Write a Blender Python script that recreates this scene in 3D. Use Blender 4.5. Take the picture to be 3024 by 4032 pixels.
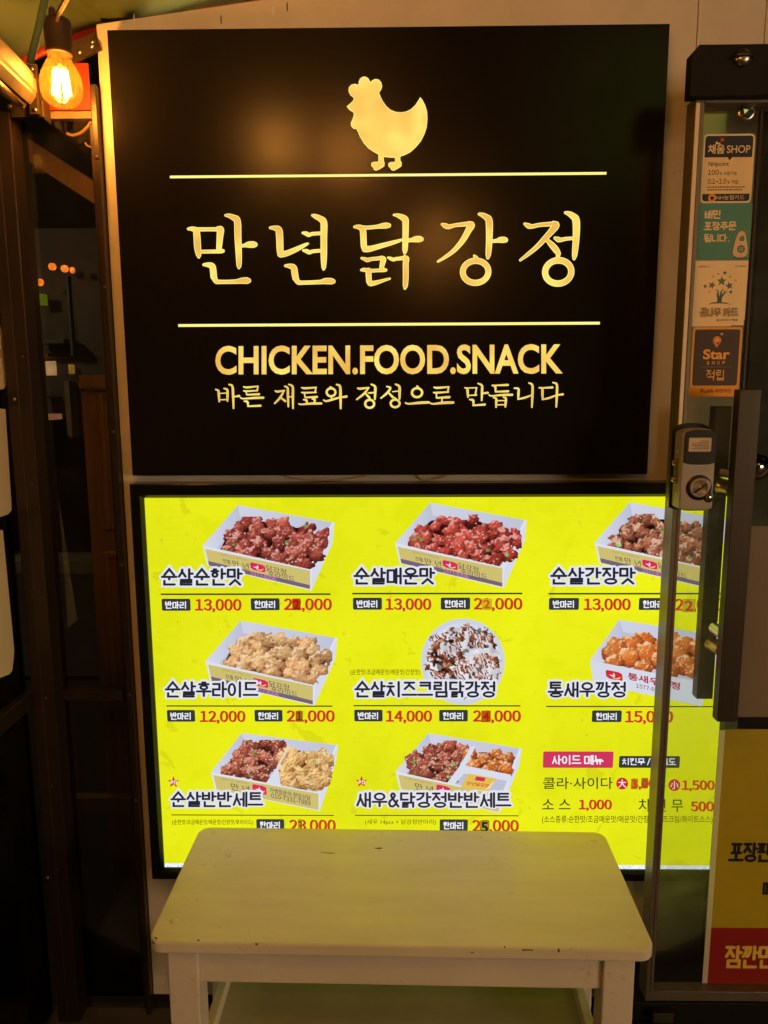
import bpy, bmesh, math, random
import numpy as np
from mathutils import Vector, Matrix

for o in list(bpy.data.objects):
    bpy.data.objects.remove(o)
SC = bpy.context.scene
COL = SC.collection
random.seed(7)

# ------------------------------------------------------------------ camera
H = 1.50                       # camera height above the ground
CAM = Vector((0.0, -1.6, H))   # 1.6 m in front of the sign face (y = 0)
PITCH, YAW, ROLL, FPX = math.radians(9.224), math.radians(-0.821), math.radians(-0.262), 3028.0
def rows():
    cy, sy = math.cos(YAW), math.sin(YAW); cp, sp = math.cos(PITCH), math.sin(PITCH)
    R = Vector((cy, -sy, 0)); b = Vector((sy, cy, 0)); k = Vector((0, 0, 1))
    F = cp*b - sp*k; U = sp*b + cp*k
    cr, sr_ = math.cos(ROLL), math.sin(ROLL)
    return cr*R + sr_*U, F, -sr_*R + cr*U
CR, CF, CU = rows()
cam_d = bpy.data.cameras.new('camera'); cam = bpy.data.objects.new('camera', cam_d); COL.objects.link(cam)
cam.matrix_world = Matrix(((CR.x, CU.x, -CF.x, CAM.x), (CR.y, CU.y, -CF.y, CAM.y), (CR.z, CU.z, -CF.z, CAM.z), (0, 0, 0, 1)))
cam_d.sensor_fit = 'VERTICAL'; cam_d.sensor_height = 36.0; cam_d.lens = FPX/4032*36
cam_d.clip_start = 0.02; cam_d.clip_end = 300
SC.camera = cam

# ------------------------------------------------------------------ night sky
w = bpy.data.worlds.new("World"); SC.world = w; w.use_nodes = True
nt = w.node_tree; nt.nodes.clear()
sky = nt.nodes.new('ShaderNodeTexSky'); sky.sky_type = 'NISHITA'; sky.sun_disc = False
sky.sun_elevation = math.radians(-4); sky.sun_rotation = math.radians(200)
bg = nt.nodes.new('ShaderNodeBackground'); bg.inputs[1].default_value = 0.05
out = nt.nodes.new('ShaderNodeOutputWorld'); nt.links.new(sky.outputs[0], bg.inputs[0]); nt.links.new(bg.outputs[0], out.inputs[0])
SC.view_settings.view_transform = 'Standard'; SC.view_settings.look = 'None'
SC.view_settings.exposure = 0.0; SC.view_settings.gamma = 1.0; SC.view_settings.use_curve_mapping = False
SC.cycles.max_bounces = 8; SC.cycles.transparent_max_bounces = 12
SC.cycles.sample_clamp_indirect = 4.0; SC.cycles.use_denoising = True
BULB = 290.0        # filament radiance
FRONT = 1150.0      # radiance of the bulbs further along the string

# ------------------------------------------------------------------ helpers
def ray(u, v):
    d = CR*((u-1512)/FPX) + CU*(-(v-2016)/FPX) + CF
    return d
def at(u, v, Y):                      # photo direction met with the vertical plane y = Y
    d = ray(u, v); t = (Y - CAM.y)/d.y
    return CAM + d*t
def atx(u, v, X):
    d = ray(u, v); return CAM + d*((X - CAM.x)/d.x)
def atz(u, v, Z):
    d = ray(u, v); return CAM + d*((Z - CAM.z)/d.z)
def lin(c):
    c = c/255.0
    return c/12.92 if c <= .04045 else ((c+.055)/1.055)**2.4
def sr(r, g, b): return (lin(r), lin(g), lin(b), 1.0)

def link(o): COL.objects.link(o); return o
def tag(o, label=None, cat=None, group=None, kind=None):
    if label: o['label'] = label
    if cat: o['category'] = cat
    if group: o['group'] = group
    if kind: o['kind'] = kind
    return o
def thing(name, label, cat, loc, group=None):
    o = bpy.data.objects.new(name, None); link(o); o.location = loc; o.empty_display_size = .05
    return tag(o, label, cat, group)
def parent(o, p):
    if p is None: return o
    o.parent = p
    if p.type == 'EMPTY': o.matrix_parent_inverse = Matrix.Translation(p.location).inverted()
    return o
def from_bm(name, bm, mat, par=None, smooth=False):
    me = bpy.data.meshes.new(name); bm.normal_update(); bm.to_mesh(me); bm.free()
    if smooth:
        me.polygons.foreach_set('use_smooth', [True]*len(me.polygons))
    if mat: me.materials.append(mat)
    o = link(bpy.data.objects.new(name, me))
    return parent(o, par)
def b_box(bm, x0, x1, y0, y1, z0, z1, bev=0, seg=2):
    n = bmesh.new()
    vs = [n.verts.new((x, y, z)) for x in (x0, x1) for y in (y0, y1) for z in (z0, z1)]
    for f in ((0,1,3,2),(4,6,7,5),(0,4,5,1),(2,3,7,6),(0,2,6,4),(1,5,7,3)):
        n.faces.new([vs[i] for i in f])
    bmesh.ops.recalc_face_normals(n, faces=n.faces)
    if bev: bmesh.ops.bevel(n, geom=n.edges[:], offset=bev, segments=seg, affect='EDGES', profile=.5)
    me = bpy.data.meshes.new('tmp'); n.to_mesh(me); n.free(); bm.from_mesh(me); bpy.data.meshes.remove(me)
def box(name, x0, x1, y0, y1, z0, z1, mat, par=None, bev=.001, seg=2):
    bm = bmesh.new(); b_box(bm, min(x0,x1), max(x0,x1), min(y0,y1), max(y0,y1), min(z0,z1), max(z0,z1), bev, seg)
    return from_bm(name, bm, mat, par)
def prism(name, pts, y0, y1, mat, par=None, bev=0, axis='y'):
    """outline pts (a,b) extruded along an axis: y -> (x,z), z -> (x,y), x -> (y,z)"""
    bm = bmesh.new()
    def P(a, b, c): return {'y': (a, c, b), 'z': (a, b, c), 'x': (c, a, b)}[axis]
    lo = [bm.verts.new(P(a, b, y0)) for a, b in pts]; hi = [bm.verts.new(P(a, b, y1)) for a, b in pts]
    bm.faces.new(lo); bm.faces.new(hi[::-1]); n = len(pts)
    for i in range(n): bm.faces.new((lo[i], hi[i], hi[(i+1) % n], lo[(i+1) % n]))
    bmesh.ops.recalc_face_normals(bm, faces=bm.faces)
    if bev: bmesh.ops.bevel(bm, geom=[e for e in bm.edges if e.calc_face_angle(0) > .6], offset=bev, segments=2, affect='EDGES', profile=.5)
    return from_bm(name, bm, mat, par)
def rrect(x0, z0, x1, z1, r, n=6):
    p = []
    for cx, cz, a in ((x1-r, z1-r, 0), (x0+r, z1-r, 90), (x0+r, z0+r, 180), (x1-r, z0+r, 270)):
        for k in range(n+1):
            t = math.radians(a + 90*k/n); p.append((cx+r*math.cos(t), cz+r*math.sin(t)))
    return p
def lathe(name, prof, c, axis, mat, par=None, n=28, smooth=True):
    """profile (radius, along) spun round AXIS through point c"""
    bm = bmesh.new(); axis = Vector(axis).normalized()
    a = axis.orthogonal().normalized(); b = axis.cross(a); c = Vector(c); rings = []
    for r, h in prof:
        if r < 1e-6: rings.append([bm.verts.new(c+axis*h)])
        else: rings.append([bm.verts.new(c+axis*h+(a*math.cos(2*math.pi*k/n)+b*math.sin(2*math.pi*k/n))*r) for k in range(n)])
    for A, B in zip(rings, rings[1:]):
        for k in range(n):
            q = [A[k % len(A)], A[(k+1) % len(A)], B[(k+1) % len(B)], B[k % len(B)]]
            q = list(dict.fromkeys(q))
            if len(q) > 2:
                try: bm.faces.new(q)
                except ValueError: pass
    bmesh.ops.recalc_face_normals(bm, faces=bm.faces)
    return from_bm(name, bm, mat, par, smooth)
def tube(name, pts, r, mat, par=None, n=10):
    bm = bmesh.new(); pts = [Vector(p) for p in pts]; rings = []
    for i, p in enumerate(pts):
        d = (pts[min(i+1, len(pts)-1)] - pts[max(i-1, 0)]).normalized()
        a = d.cross(Vector((.13, .97, .21))).normalized(); b = d.cross(a)
        rings.append([bm.verts.new(p+(a*math.cos(2*math.pi*k/n)+b*math.sin(2*math.pi*k/n))*r) for k in range(n)])
    for A, B in zip(rings, rings[1:]):
        for k in range(n): bm.faces.new((A[k], A[(k+1) % n], B[(k+1) % n], B[k]))
    bm.faces.new(rings[0][::-1]); bm.faces.new(rings[-1])
    bmesh.ops.recalc_face_normals(bm, faces=bm.faces)
    return from_bm(name, bm, mat, par, True)
def screw(par, p, r=.004, axis=(0, -1, 0), mat=None, name='screw'):
    return lathe(name, [(r, -.002), (r, .0006), (r*.85, .0016), (r*.45, .0024), (0, .0026)], p, axis, mat or M['steel'], par, 14)

# ------------------------------------------------------------------ materials
M = {}
def mat(name, col, rough=.5, metal=0., spec=.5, vary=0., vscale=8., bump=0., bscale=60., stretch=None, col2=None, coat=0., speck=0.):
    m = bpy.data.materials.new(name); m.use_nodes = True; t = m.node_tree; N = t.nodes; L = t.links
    p = N['Principled BSDF']; p.inputs['Base Color'].default_value = (*col, 1); p.inputs['Roughness'].default_value = rough
    p.inputs['Metallic'].default_value = metal; p.inputs['Specular IOR Level'].default_value = spec
    p.inputs['Coat Weight'].default_value = coat
    tc = N.new('ShaderNodeTexCoord'); mp = N.new('ShaderNodeMapping'); L.new(tc.outputs['Object'], mp.inputs[0])
    if stretch: mp.inputs['Scale'].default_value = stretch
    if vary:
        no = N.new('ShaderNodeTexNoise'); no.inputs['Scale'].default_value = vscale; no.inputs['Detail'].default_value = 8; no.inputs['Roughness'].default_value = .65
        L.new(mp.outputs[0], no.inputs['Vector'])
        rp = N.new('ShaderNodeValToRGB'); rp.color_ramp.elements[0].position = .32; rp.color_ramp.elements[1].position = .68
        c2 = col2 or tuple(c*(1-vary) for c in col)
        rp.color_ramp.elements[0].color = (*c2, 1); rp.color_ramp.elements[1].color = (*col, 1)
        L.new(no.outputs[0], rp.inputs[0]); L.new(rp.outputs[0], p.inputs['Base Color'])
        mr = N.new('ShaderNodeMapRange'); mr.inputs[3].default_value = min(1, rough*1.25); mr.inputs[4].default_value = rough*.85
        L.new(no.outputs[0], mr.inputs[0]); L.new(mr.outputs[0], p.inputs['Roughness'])
    if speck:                                     # small dark marks of dirt and wear
        src = p.inputs['Base Color'].links[0].from_socket
        ns = N.new('ShaderNodeTexNoise'); ns.inputs['Scale'].default_value = 55; ns.inputs['Detail'].default_value = 5; ns.inputs['Roughness'].default_value = .7
        nb = N.new('ShaderNodeTexNoise'); nb.inputs['Scale'].default_value = 4.5; nb.inputs['Detail'].default_value = 3
        L.new(tc.outputs['Object'], ns.inputs['Vector']); L.new(tc.outputs['Object'], nb.inputs['Vector'])
        ad = N.new('ShaderNodeMath'); ad.operation = 'MULTIPLY_ADD'; ad.inputs[1].default_value = .55; L.new(nb.outputs[0], ad.inputs[0]); L.new(ns.outputs[0], ad.inputs[2])
        m2 = N.new('ShaderNodeMapRange'); m2.inputs[1].default_value = .93; m2.inputs[2].default_value = 1.10; m2.inputs[3].default_value = 0; m2.inputs[4].default_value = speck; L.new(ad.outputs[0], m2.inputs[0])
        mm = N.new('ShaderNodeMix'); mm.data_type = 'RGBA'; L.new(m2.outputs[0], mm.inputs[0]); L.new(src, mm.inputs[6]); mm.inputs[7].default_value = (col[0]*.38, col[1]*.34, col[2]*.28, 1)
        L.new(mm.outputs[2], p.inputs['Base Color'])
    if bump:
        n2 = N.new('ShaderNodeTexNoise'); n2.inputs['Scale'].default_value = bscale; n2.inputs['Detail'].default_value = 4
        L.new(mp.outputs[0], n2.inputs['Vector'])
        b = N.new('ShaderNodeBump'); b.inputs['Strength'].default_value = bump; b.inputs['Distance'].default_value = .002
        L.new(n2.outputs[0], b.inputs['Height']); L.new(b.outputs[0], p.inputs['Normal'])
    M[name] = m; return m
mat('white_wall', (.66, .62, .54), .45, speck=.35, vary=.2, vscale=5, bump=.06, bscale=90)
mat('sign_black', (.010, .0085, .007), .20, spec=.18, vary=.25, vscale=3, bump=.045, bscale=420)
mat('gloss_black', (.006, .006, .006), .22, bump=.02, bscale=60)
mat('matt_black', (.008, .008, .008), .6, spec=.2, vary=.3, vscale=9)
mat('brown_aluminium', (.034, .022, .014), .33, metal=.4, vary=.3, vscale=10, stretch=(1, 1, .1))
mat('dark_bracket', (.075, .055, .035), .42, metal=.6, vary=.4, vscale=14)
mat('steel', (.55, .53, .5), .28, metal=1., vary=.25, vscale=30)
mat('brushed_steel', (.06, .048, .034), .4, metal=.6, vary=.25, vscale=14, stretch=(6, 6, .15))
mat('door_frame', (.22, .19, .15), .38, metal=.55, vary=.2, vscale=16, stretch=(4, 4, .12))
mat('arm_alloy', (.16, .12, .075), .5, metal=.3, vary=.35, vscale=22)
mat('beige_film', (.22, .17, .11), .6, vary=.1, vscale=4)
mat('pale_alloy', (.80, .73, .62), .42, metal=.05, vary=.15, vscale=16, stretch=(5, 5, .1))
mat('lock_grey', (.34, .315, .28), .42, metal=.35, vary=.08, vscale=40)
mat('lock_black', (.012, .011, .010), .3, bump=.02, bscale=200)
mat('chrome', (.75, .73, .7), .12, metal=1.)
mat('table_paint', (.83, .79, .60), .42, vary=.12, vscale=6, bump=.10, bscale=40, stretch=(.7, 3.5, 3.5), coat=.05, speck=.5)
mat('table_legs', (.82, .76, .64), .5, speck=.5, vary=.12, vscale=6, bump=.08, bscale=60)
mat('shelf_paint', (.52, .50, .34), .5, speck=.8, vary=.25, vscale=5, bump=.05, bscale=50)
mat('chipped_wood', (.10, .065, .035), .8)
mat('canvas_green', (.13, .20, .09), .8, vary=.3, vscale=4, bump=.2, bscale=12)
mat('red_vinyl', (.36, .022, .014), .45, vary=.2, vscale=8)
mat('orange_vinyl', (.40, .030, .008), .5, vary=.12, vscale=8)
mat('cream_vinyl', (.26, .19, .10), .55, vary=.12, vscale=8)
mat('brown_wood', (.30, .18, .09), .42, vary=.35, vscale=9, stretch=(6, 6, .5), bump=.08, bscale=50)
mat('dark_wall', (.014, .012, .010), .7, vary=.4, vscale=3)
mat('socket_brown', (.055, .028, .015), .55)
mat('cable_cream', (.55, .36, .18), .5)
mat('cable_dark', (.03, .02, .014), .5)
mat('asphalt', (.045, .044, .042), .85, vary=.3, vscale=20, bump=.5, bscale=90)
mat('paving', (.07, .065, .058), .8, vary=.25, vscale=8, bump=.3, bscale=50)
mat('pale_post', (.33, .30, .23), .7, vary=.3, vscale=8)
mat('paper_cream', (.66, .58, .40), .7, vary=.07, vscale=4)
mat('brass', (.6, .42, .18), .3, metal=1.)
mat('teal_paint', (.10, .17, .16), .6, vary=.2)
mat('shutter_grey', (.13, .115, .10), .6, vary=.3, vscale=6)

def emis(name, col, s, vary=0., vs=6., light=True):
    m = bpy.data.materials.new(name); m.use_nodes = True; t = m.node_tree; t.nodes.clear()
    e = t.nodes.new('ShaderNodeEmission'); e.inputs[0].default_value = (*col[:3], 1); e.inputs[1].default_value = s
    o = t.nodes.new('ShaderNodeOutputMaterial'); t.links.new(e.outputs[0], o.inputs[0])
    if vary:
        tc = t.nodes.new('ShaderNodeTexCoord'); no = t.nodes.new('ShaderNodeTexNoise'); no.inputs['Scale'].default_value = vs; no.inputs['Detail'].default_value = 3
        mr = t.nodes.new('ShaderNodeMapRange'); mr.inputs[1].default_value = .3; mr.inputs[2].default_value = .7
        mr.inputs[3].default_value = s*(1-vary); mr.inputs[4].default_value = s
        t.links.new(tc.outputs['Object'], no.inputs[0]); t.links.new(no.outputs[0], mr.inputs[0]); t.links.new(mr.outputs[0], e.inputs[1])
    m.cycles.emission_sampling = 'AUTO' if light else 'NONE'
    M[name] = m; return m
emis('filament', (1.0, .47, .11), BULB); emis('front_filament', (1.0, .50, .16), FRONT)
emis('led_strip', (.85, .9, 1.0), 1.3, .5, 300, False)

# lit acrylic of the sign: LED modules behind it leave brighter and deeper amber patches
def lit_acrylic():
    m = bpy.data.materials.new('lit_acrylic'); m.use_nodes = True; t = m.node_tree; N = t.nodes; L = t.links; N.clear()
    tc = N.new('ShaderNodeTexCoord'); no = N.new('ShaderNodeTexNoise'); no.inputs['Scale'].default_value = 15; no.inputs['Detail'].default_value = 1
    L.new(tc.outputs['Object'], no.inputs[0]); rp = N.new('ShaderNodeValToRGB'); L.new(no.outputs[0], rp.inputs[0])
    e = rp.color_ramp.elements; e[0].position = .34; e[0].color = sr(238, 184, 86); e[1].position = .68; e[1].color = sr(255, 232, 118)
    x = rp.color_ramp.elements.new(.5); x.color = sr(249, 208, 98)
    em = N.new('ShaderNodeEmission'); em.inputs[1].default_value = 1.0; L.new(rp.outputs[0], em.inputs[0])
    gl = N.new('ShaderNodeBsdfGlossy'); gl.inputs['Roughness'].default_value = .3; gl.inputs[0].default_value = (.03, .03, .03, 1)
    ad = N.new('ShaderNodeAddShader'); L.new(em.outputs[0], ad.inputs[0]); L.new(gl.outputs[0], ad.inputs[1])
    o = N.new('ShaderNodeOutputMaterial'); L.new(ad.outputs[0], o.inputs[0]); m.cycles.emission_sampling = 'NONE'; M['lit_acrylic'] = m
lit_acrylic()
emis('lit_edge', sr(255, 240, 130)[:3], 1.15, light=False)

# back-lit printed film of the menu: ink colours come from a colour attribute, the bare yellow has stains and tube banding
def film(name, yellow):
    m = bpy.data.materials.new(name); m.use_nodes = True; t = m.node_tree; N = t.nodes; L = t.links; N.clear()
    em = N.new('ShaderNodeEmission'); o = N.new('ShaderNodeOutputMaterial')
    tc = N.new('ShaderNodeTexCoord')
    gl = N.new('ShaderNodeBsdfGlossy'); gl.inputs['Roughness'].default_value = .25; gl.inputs[0].default_value = (.03, .03, .03, 1)
    ad = N.new('ShaderNodeAddShader'); L.new(em.outputs[0], ad.inputs[0]); L.new(gl.outputs[0], ad.inputs[1]); L.new(ad.outputs[0], o.inputs[0])
    if yellow:
        no = N.new('ShaderNodeTexNoise'); no.inputs['Scale'].default_value = 13; no.inputs['Detail'].default_value = 9; no.inputs['Roughness'].default_value = .66; no.inputs['Distortion'].default_value = .5
        L.new(tc.outputs['Object'], no.inputs[0])
        rp = N.new('ShaderNodeValToRGB'); L.new(no.outputs[0], rp.inputs[0])
        e = rp.color_ramp.elements; e[0].position = .35; e[0].color = sr(222, 226, 16); e[1].position = .605; e[1].color = sr(224, 227, 18)
        for pos, c in ((.50, sr(228, 231, 22)), (.595, sr(228, 231, 24)), (.62, sr(214, 215, 20)), (.70, sr(217, 218, 20))):
            k = e.new(pos); k.color = c
        mx = N.new('ShaderNodeMix'); mx.data_type = 'RGBA'; mx.blend_type = 'MULTIPLY'; mx.inputs[0].default_value = 1
        # faint horizontal banding of the tubes behind
        sp = N.new('ShaderNodeSeparateXYZ'); L.new(tc.outputs['Object'], sp.inputs[0])
        mm = N.new('ShaderNodeMath'); mm.operation = 'MULTIPLY'; mm.inputs[1].default_value = 520; L.new(sp.outputs[2], mm.inputs[0])
        sn = N.new('ShaderNodeMath'); sn.operation = 'SINE'; L.new(mm.outputs[0], sn.inputs[0])
        big = N.new('ShaderNodeTexNoise'); big.inputs['Scale'].default_value = 2.4; big.inputs['Detail'].default_value = 2; L.new(tc.outputs['Object'], big.inputs[0])
        m3 = N.new('ShaderNodeMath'); m3.operation = 'MULTIPLY'; m3.inputs[1].default_value = .007; L.new(sn.outputs[0], m3.inputs[0])
        mr = N.new('ShaderNodeMapRange'); mr.inputs[1].default_value = .3; mr.inputs[2].default_value = .7; mr.inputs[3].default_value = .96; mr.inputs[4].default_value = 1.13; L.new(big.outputs[0], mr.inputs[0])
        m4 = N.new('ShaderNodeMath'); m4.operation = 'ADD'; L.new(m3.outputs[0], m4.inputs[0]); L.new(mr.outputs[0], m4.inputs[1])
        L.new(rp.outputs[0], mx.inputs[6]); L.new(m4.outputs[0], mx.inputs[7])
        L.new(mx.outputs[2], em.inputs[0]); em.inputs[1].default_value = 1.0
    else:
        at_ = N.new('ShaderNodeVertexColor'); at_.layer_name = 'ink'; L.new(at_.outputs[0], em.inputs[0]); em.inputs[1].default_value = 1.0
        m.cycles.emission_sampling = 'NONE'
    M[name] = m
film('menu_film', True); film('menu_ink', False)
def vinyl(name, rough):
    m = bpy.data.materials.new(name); m.use_nodes = True; N = m.node_tree.nodes; p = N['Principled BSDF']; p.inputs['Roughness'].default_value = rough
    a = N.new('ShaderNodeVertexColor'); a.layer_name = 'ink'
    no = N.new('ShaderNodeTexNoise'); no.inputs['Scale'].default_value = 30; no.inputs['Detail'].default_value = 6
    tc = N.new('ShaderNodeTexCoord'); m.node_tree.links.new(tc.outputs['Object'], no.inputs[0])
    mr = N.new('ShaderNodeMapRange'); mr.inputs[3].default_value = .86; mr.inputs[4].default_value = 1.05; m.node_tree.links.new(no.outputs[0], mr.inputs[0])
    mx = N.new('ShaderNodeMix'); mx.data_type = 'RGBA'; mx.blend_type = 'MULTIPLY'; mx.inputs[0].default_value = 1
    m.node_tree.links.new(a.outputs[0], mx.inputs[6]); m.node_tree.links.new(mr.outputs[0], mx.inputs[7]); m.node_tree.links.new(mx.outputs[2], p.inputs['Base Color'])
    M[name] = m
vinyl('printed_vinyl', .5)
def glass(name, tint, haze=.0, refl=1.0, hazecol=(.8, .8, .75)):
    m = bpy.data.materials.new(name); m.use_nodes = True; t = m.node_tree; N = t.nodes; L = t.links; N.clear()
    tr = N.new('ShaderNodeBsdfTransparent'); tr.inputs[0].default_value = (*tint, 1)
    gl = N.new('ShaderNodeBsdfGlossy'); gl.inputs['Roughness'].default_value = .03; gl.inputs[0].default_value = (refl,)*3+(1,)
    fr = N.new('ShaderNodeFresnel'); fr.inputs[0].default_value = 1.5
    mx = N.new('ShaderNodeMixShader'); L.new(fr.outputs[0], mx.inputs[0])
    if haze:
        tl = N.new('ShaderNodeBsdfTranslucent'); tl.inputs[0].default_value = (*hazecol, 1)
        h = N.new('ShaderNodeMixShader'); h.inputs[0].default_value = haze
        tc = N.new('ShaderNodeTexCoord'); sm = N.new('ShaderNodeTexNoise'); sm.inputs['Scale'].default_value = 14; sm.inputs['Detail'].default_value = 8; sm.inputs['Distortion'].default_value = 1.5
        sr_ = N.new('ShaderNodeMapRange'); sr_.inputs[1].default_value = .3; sr_.inputs[2].default_value = .75; sr_.inputs[3].default_value = haze*.55; sr_.inputs[4].default_value = haze*1.7
        L.new(tc.outputs['Object'], sm.inputs['Vector']); L.new(sm.outputs[0], sr_.inputs[0]); L.new(sr_.outputs[0], h.inputs[0])
        L.new(tr.outputs[0], h.inputs[1]); L.new(tl.outputs[0], h.inputs[2]); L.new(h.outputs[0], mx.inputs[1])
    else: L.new(tr.outputs[0], mx.inputs[1])
    L.new(gl.outputs[0], mx.inputs[2])
    o = N.new('ShaderNodeOutputMaterial'); L.new(mx.outputs[0], o.inputs[0]); M[name] = m
glass('window_glass', (.86, .85, .80), .015)
glass('door_glass', (.90, .92, .86), .05)
glass('amber_glass', (1.0, .72, .34), .035, .8, (1.0, .42, .06))
def translucent(name, col):
    m = bpy.data.materials.new(name); m.use_nodes = True; t = m.node_tree; N = t.nodes; L = t.links; N.clear()
    a = N.new('ShaderNodeBsdfDiffuse'); b = N.new('ShaderNodeBsdfTranslucent'); a.inputs[0].default_value = b.inputs[0].default_value = (*col, 1)
    mx = N.new('ShaderNodeMixShader'); L.new(a.outputs[0], mx.inputs[1]); L.new(b.outputs[0], mx.inputs[2])
    o = N.new('ShaderNodeOutputMaterial'); L.new(mx.outputs[0], o.inputs[0]); M[name] = m
translucent('film_edge', (.85, .85, .7))

# ------------------------------------------------------------------ lettering
_txt = {}
def text_geom(s, bold=0.0, raw=False):
    k = (s, bold, raw)
    if k in _txt: return _txt[k]
    if not raw and (len(s) > 2 or s == '1') and all(c in '0123456789,-.~' for c in s):
        x = 0.0; VS = []; FS = []; b = 0          # full-width numerals, closed up
        for c in s:
            V, F = text_geom(chr(0xFF10+int(c)) if c.isdigit() else c, bold*.7, True); V = V.copy(); V[:, 0] += x-V[:, 0].min()
            if c in '-~': V[:, 1] += .06
            x = V[:, 0].max()+.085; VS.append(V); FS += [[i+b for i in f] for f in F]; b += len(V)
        V = np.vstack(VS); lo, hi = V.min(0), V.max(0); _txt[k] = ((V-lo)/(hi-lo), FS); return _txt[k]
    c = bpy.data.curves.new('tmp', 'FONT'); c.body = s; c.size = 1; c.offset = bold; c.dimensions = '2D'; c.fill_mode = 'FRONT'; c.resolution_u = 4
    o = bpy.data.objects.new('tmp', c); COL.objects.link(o)
    dg = bpy.context.evaluated_depsgraph_get(); me = o.evaluated_get(dg).to_mesh()
    V = np.array([v.co[:2] for v in me.vertices]); F = [list(p.vertices) for p in me.polygons]
    o.evaluated_get(dg).to_mesh_clear(); bpy.data.objects.remove(o); bpy.data.curves.remove(c)
    if raw: _txt[k] = (V, F); return _txt[k]
    lo, hi = V.min(0), V.max(0); _txt[k] = ((V-lo)/(hi-lo), F); return _txt[k]

def stroke(pts, ws, cap=7):
    """variable-width pen stroke -> (verts, faces); round ends"""
    P = np.array(pts, float); W = np.array(ws, float)/2; n = len(P); V = []; F = []
    D = np.gradient(P, axis=0) if n > 2 else np.repeat([P[-1]-P[0]], n, 0)
    seg = np.diff(P, axis=0); seg /= np.linalg.norm(seg, axis=1)[:, None]+1e-9
    Nn = []
    for i in range(n):
        a = seg[max(i-1, 0)]; b = seg[min(i, n-2)]
        t = a+b; l = np.linalg.norm(t); t = t/l if l > 1e-6 else b
        nn = np.array([-t[1], t[0]]); c = max(.55, abs(np.dot(nn, [-b[1], b[0]])))
        Nn.append(nn/c)
    for i in range(n): V += [P[i]+Nn[i]*W[i], P[i]-Nn[i]*W[i]]
    for i in range(n-1): F.append([2*i, 2*i+1, 2*i+3, 2*i+2])
    for i, t, L, R in ((0, -seg[0], 0, 1), (n-1, seg[-1], 2*n-2, 2*n-1)):
        nn = np.array([-t[1], t[0]]); idx = []
        for k in range(cap+1):
            a = math.pi*k/cap; idx.append(len(V)); V.append(P[i]+W[i]*(nn*math.cos(a)+t*math.sin(a)))
        F.append(idx)
    return np.array(V), F
def ring(cx, cy, rx, ry, w, n=22):
    V = []; F = []
    for k in range(n):
        a = 2*math.pi*k/n; c, s = math.cos(a), math.sin(a)
        V += [(cx+(rx+w/2)*c, cy+(ry+w/2)*s), (cx+(rx-w/2)*c, cy+(ry-w/2)*s)]
    for k in range(n):
        j = (k+1) % n; F.append([2*k, 2*k+1, 2*j+1, 2*j])
    return np.array(V), F
def smooth(pts, n=4):
    p = np.array(pts, float); q = np.vstack([2*p[0]-p[1], p, 2*p[-1]-p[-2]]); o = []
    for i in range(1, len(q)-2):
        for t in np.linspace(0, 1, n, endpoint=False):
            a, b, c, d = q[i-1:i+3]
            o.append(.5*((2*b)+(-a+c)*t+(2*a-5*b+4*c-d)*t*t+(-a+3*b-3*c+d)*t**3))
    o.append(p[-1]); return np.array(o)

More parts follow.
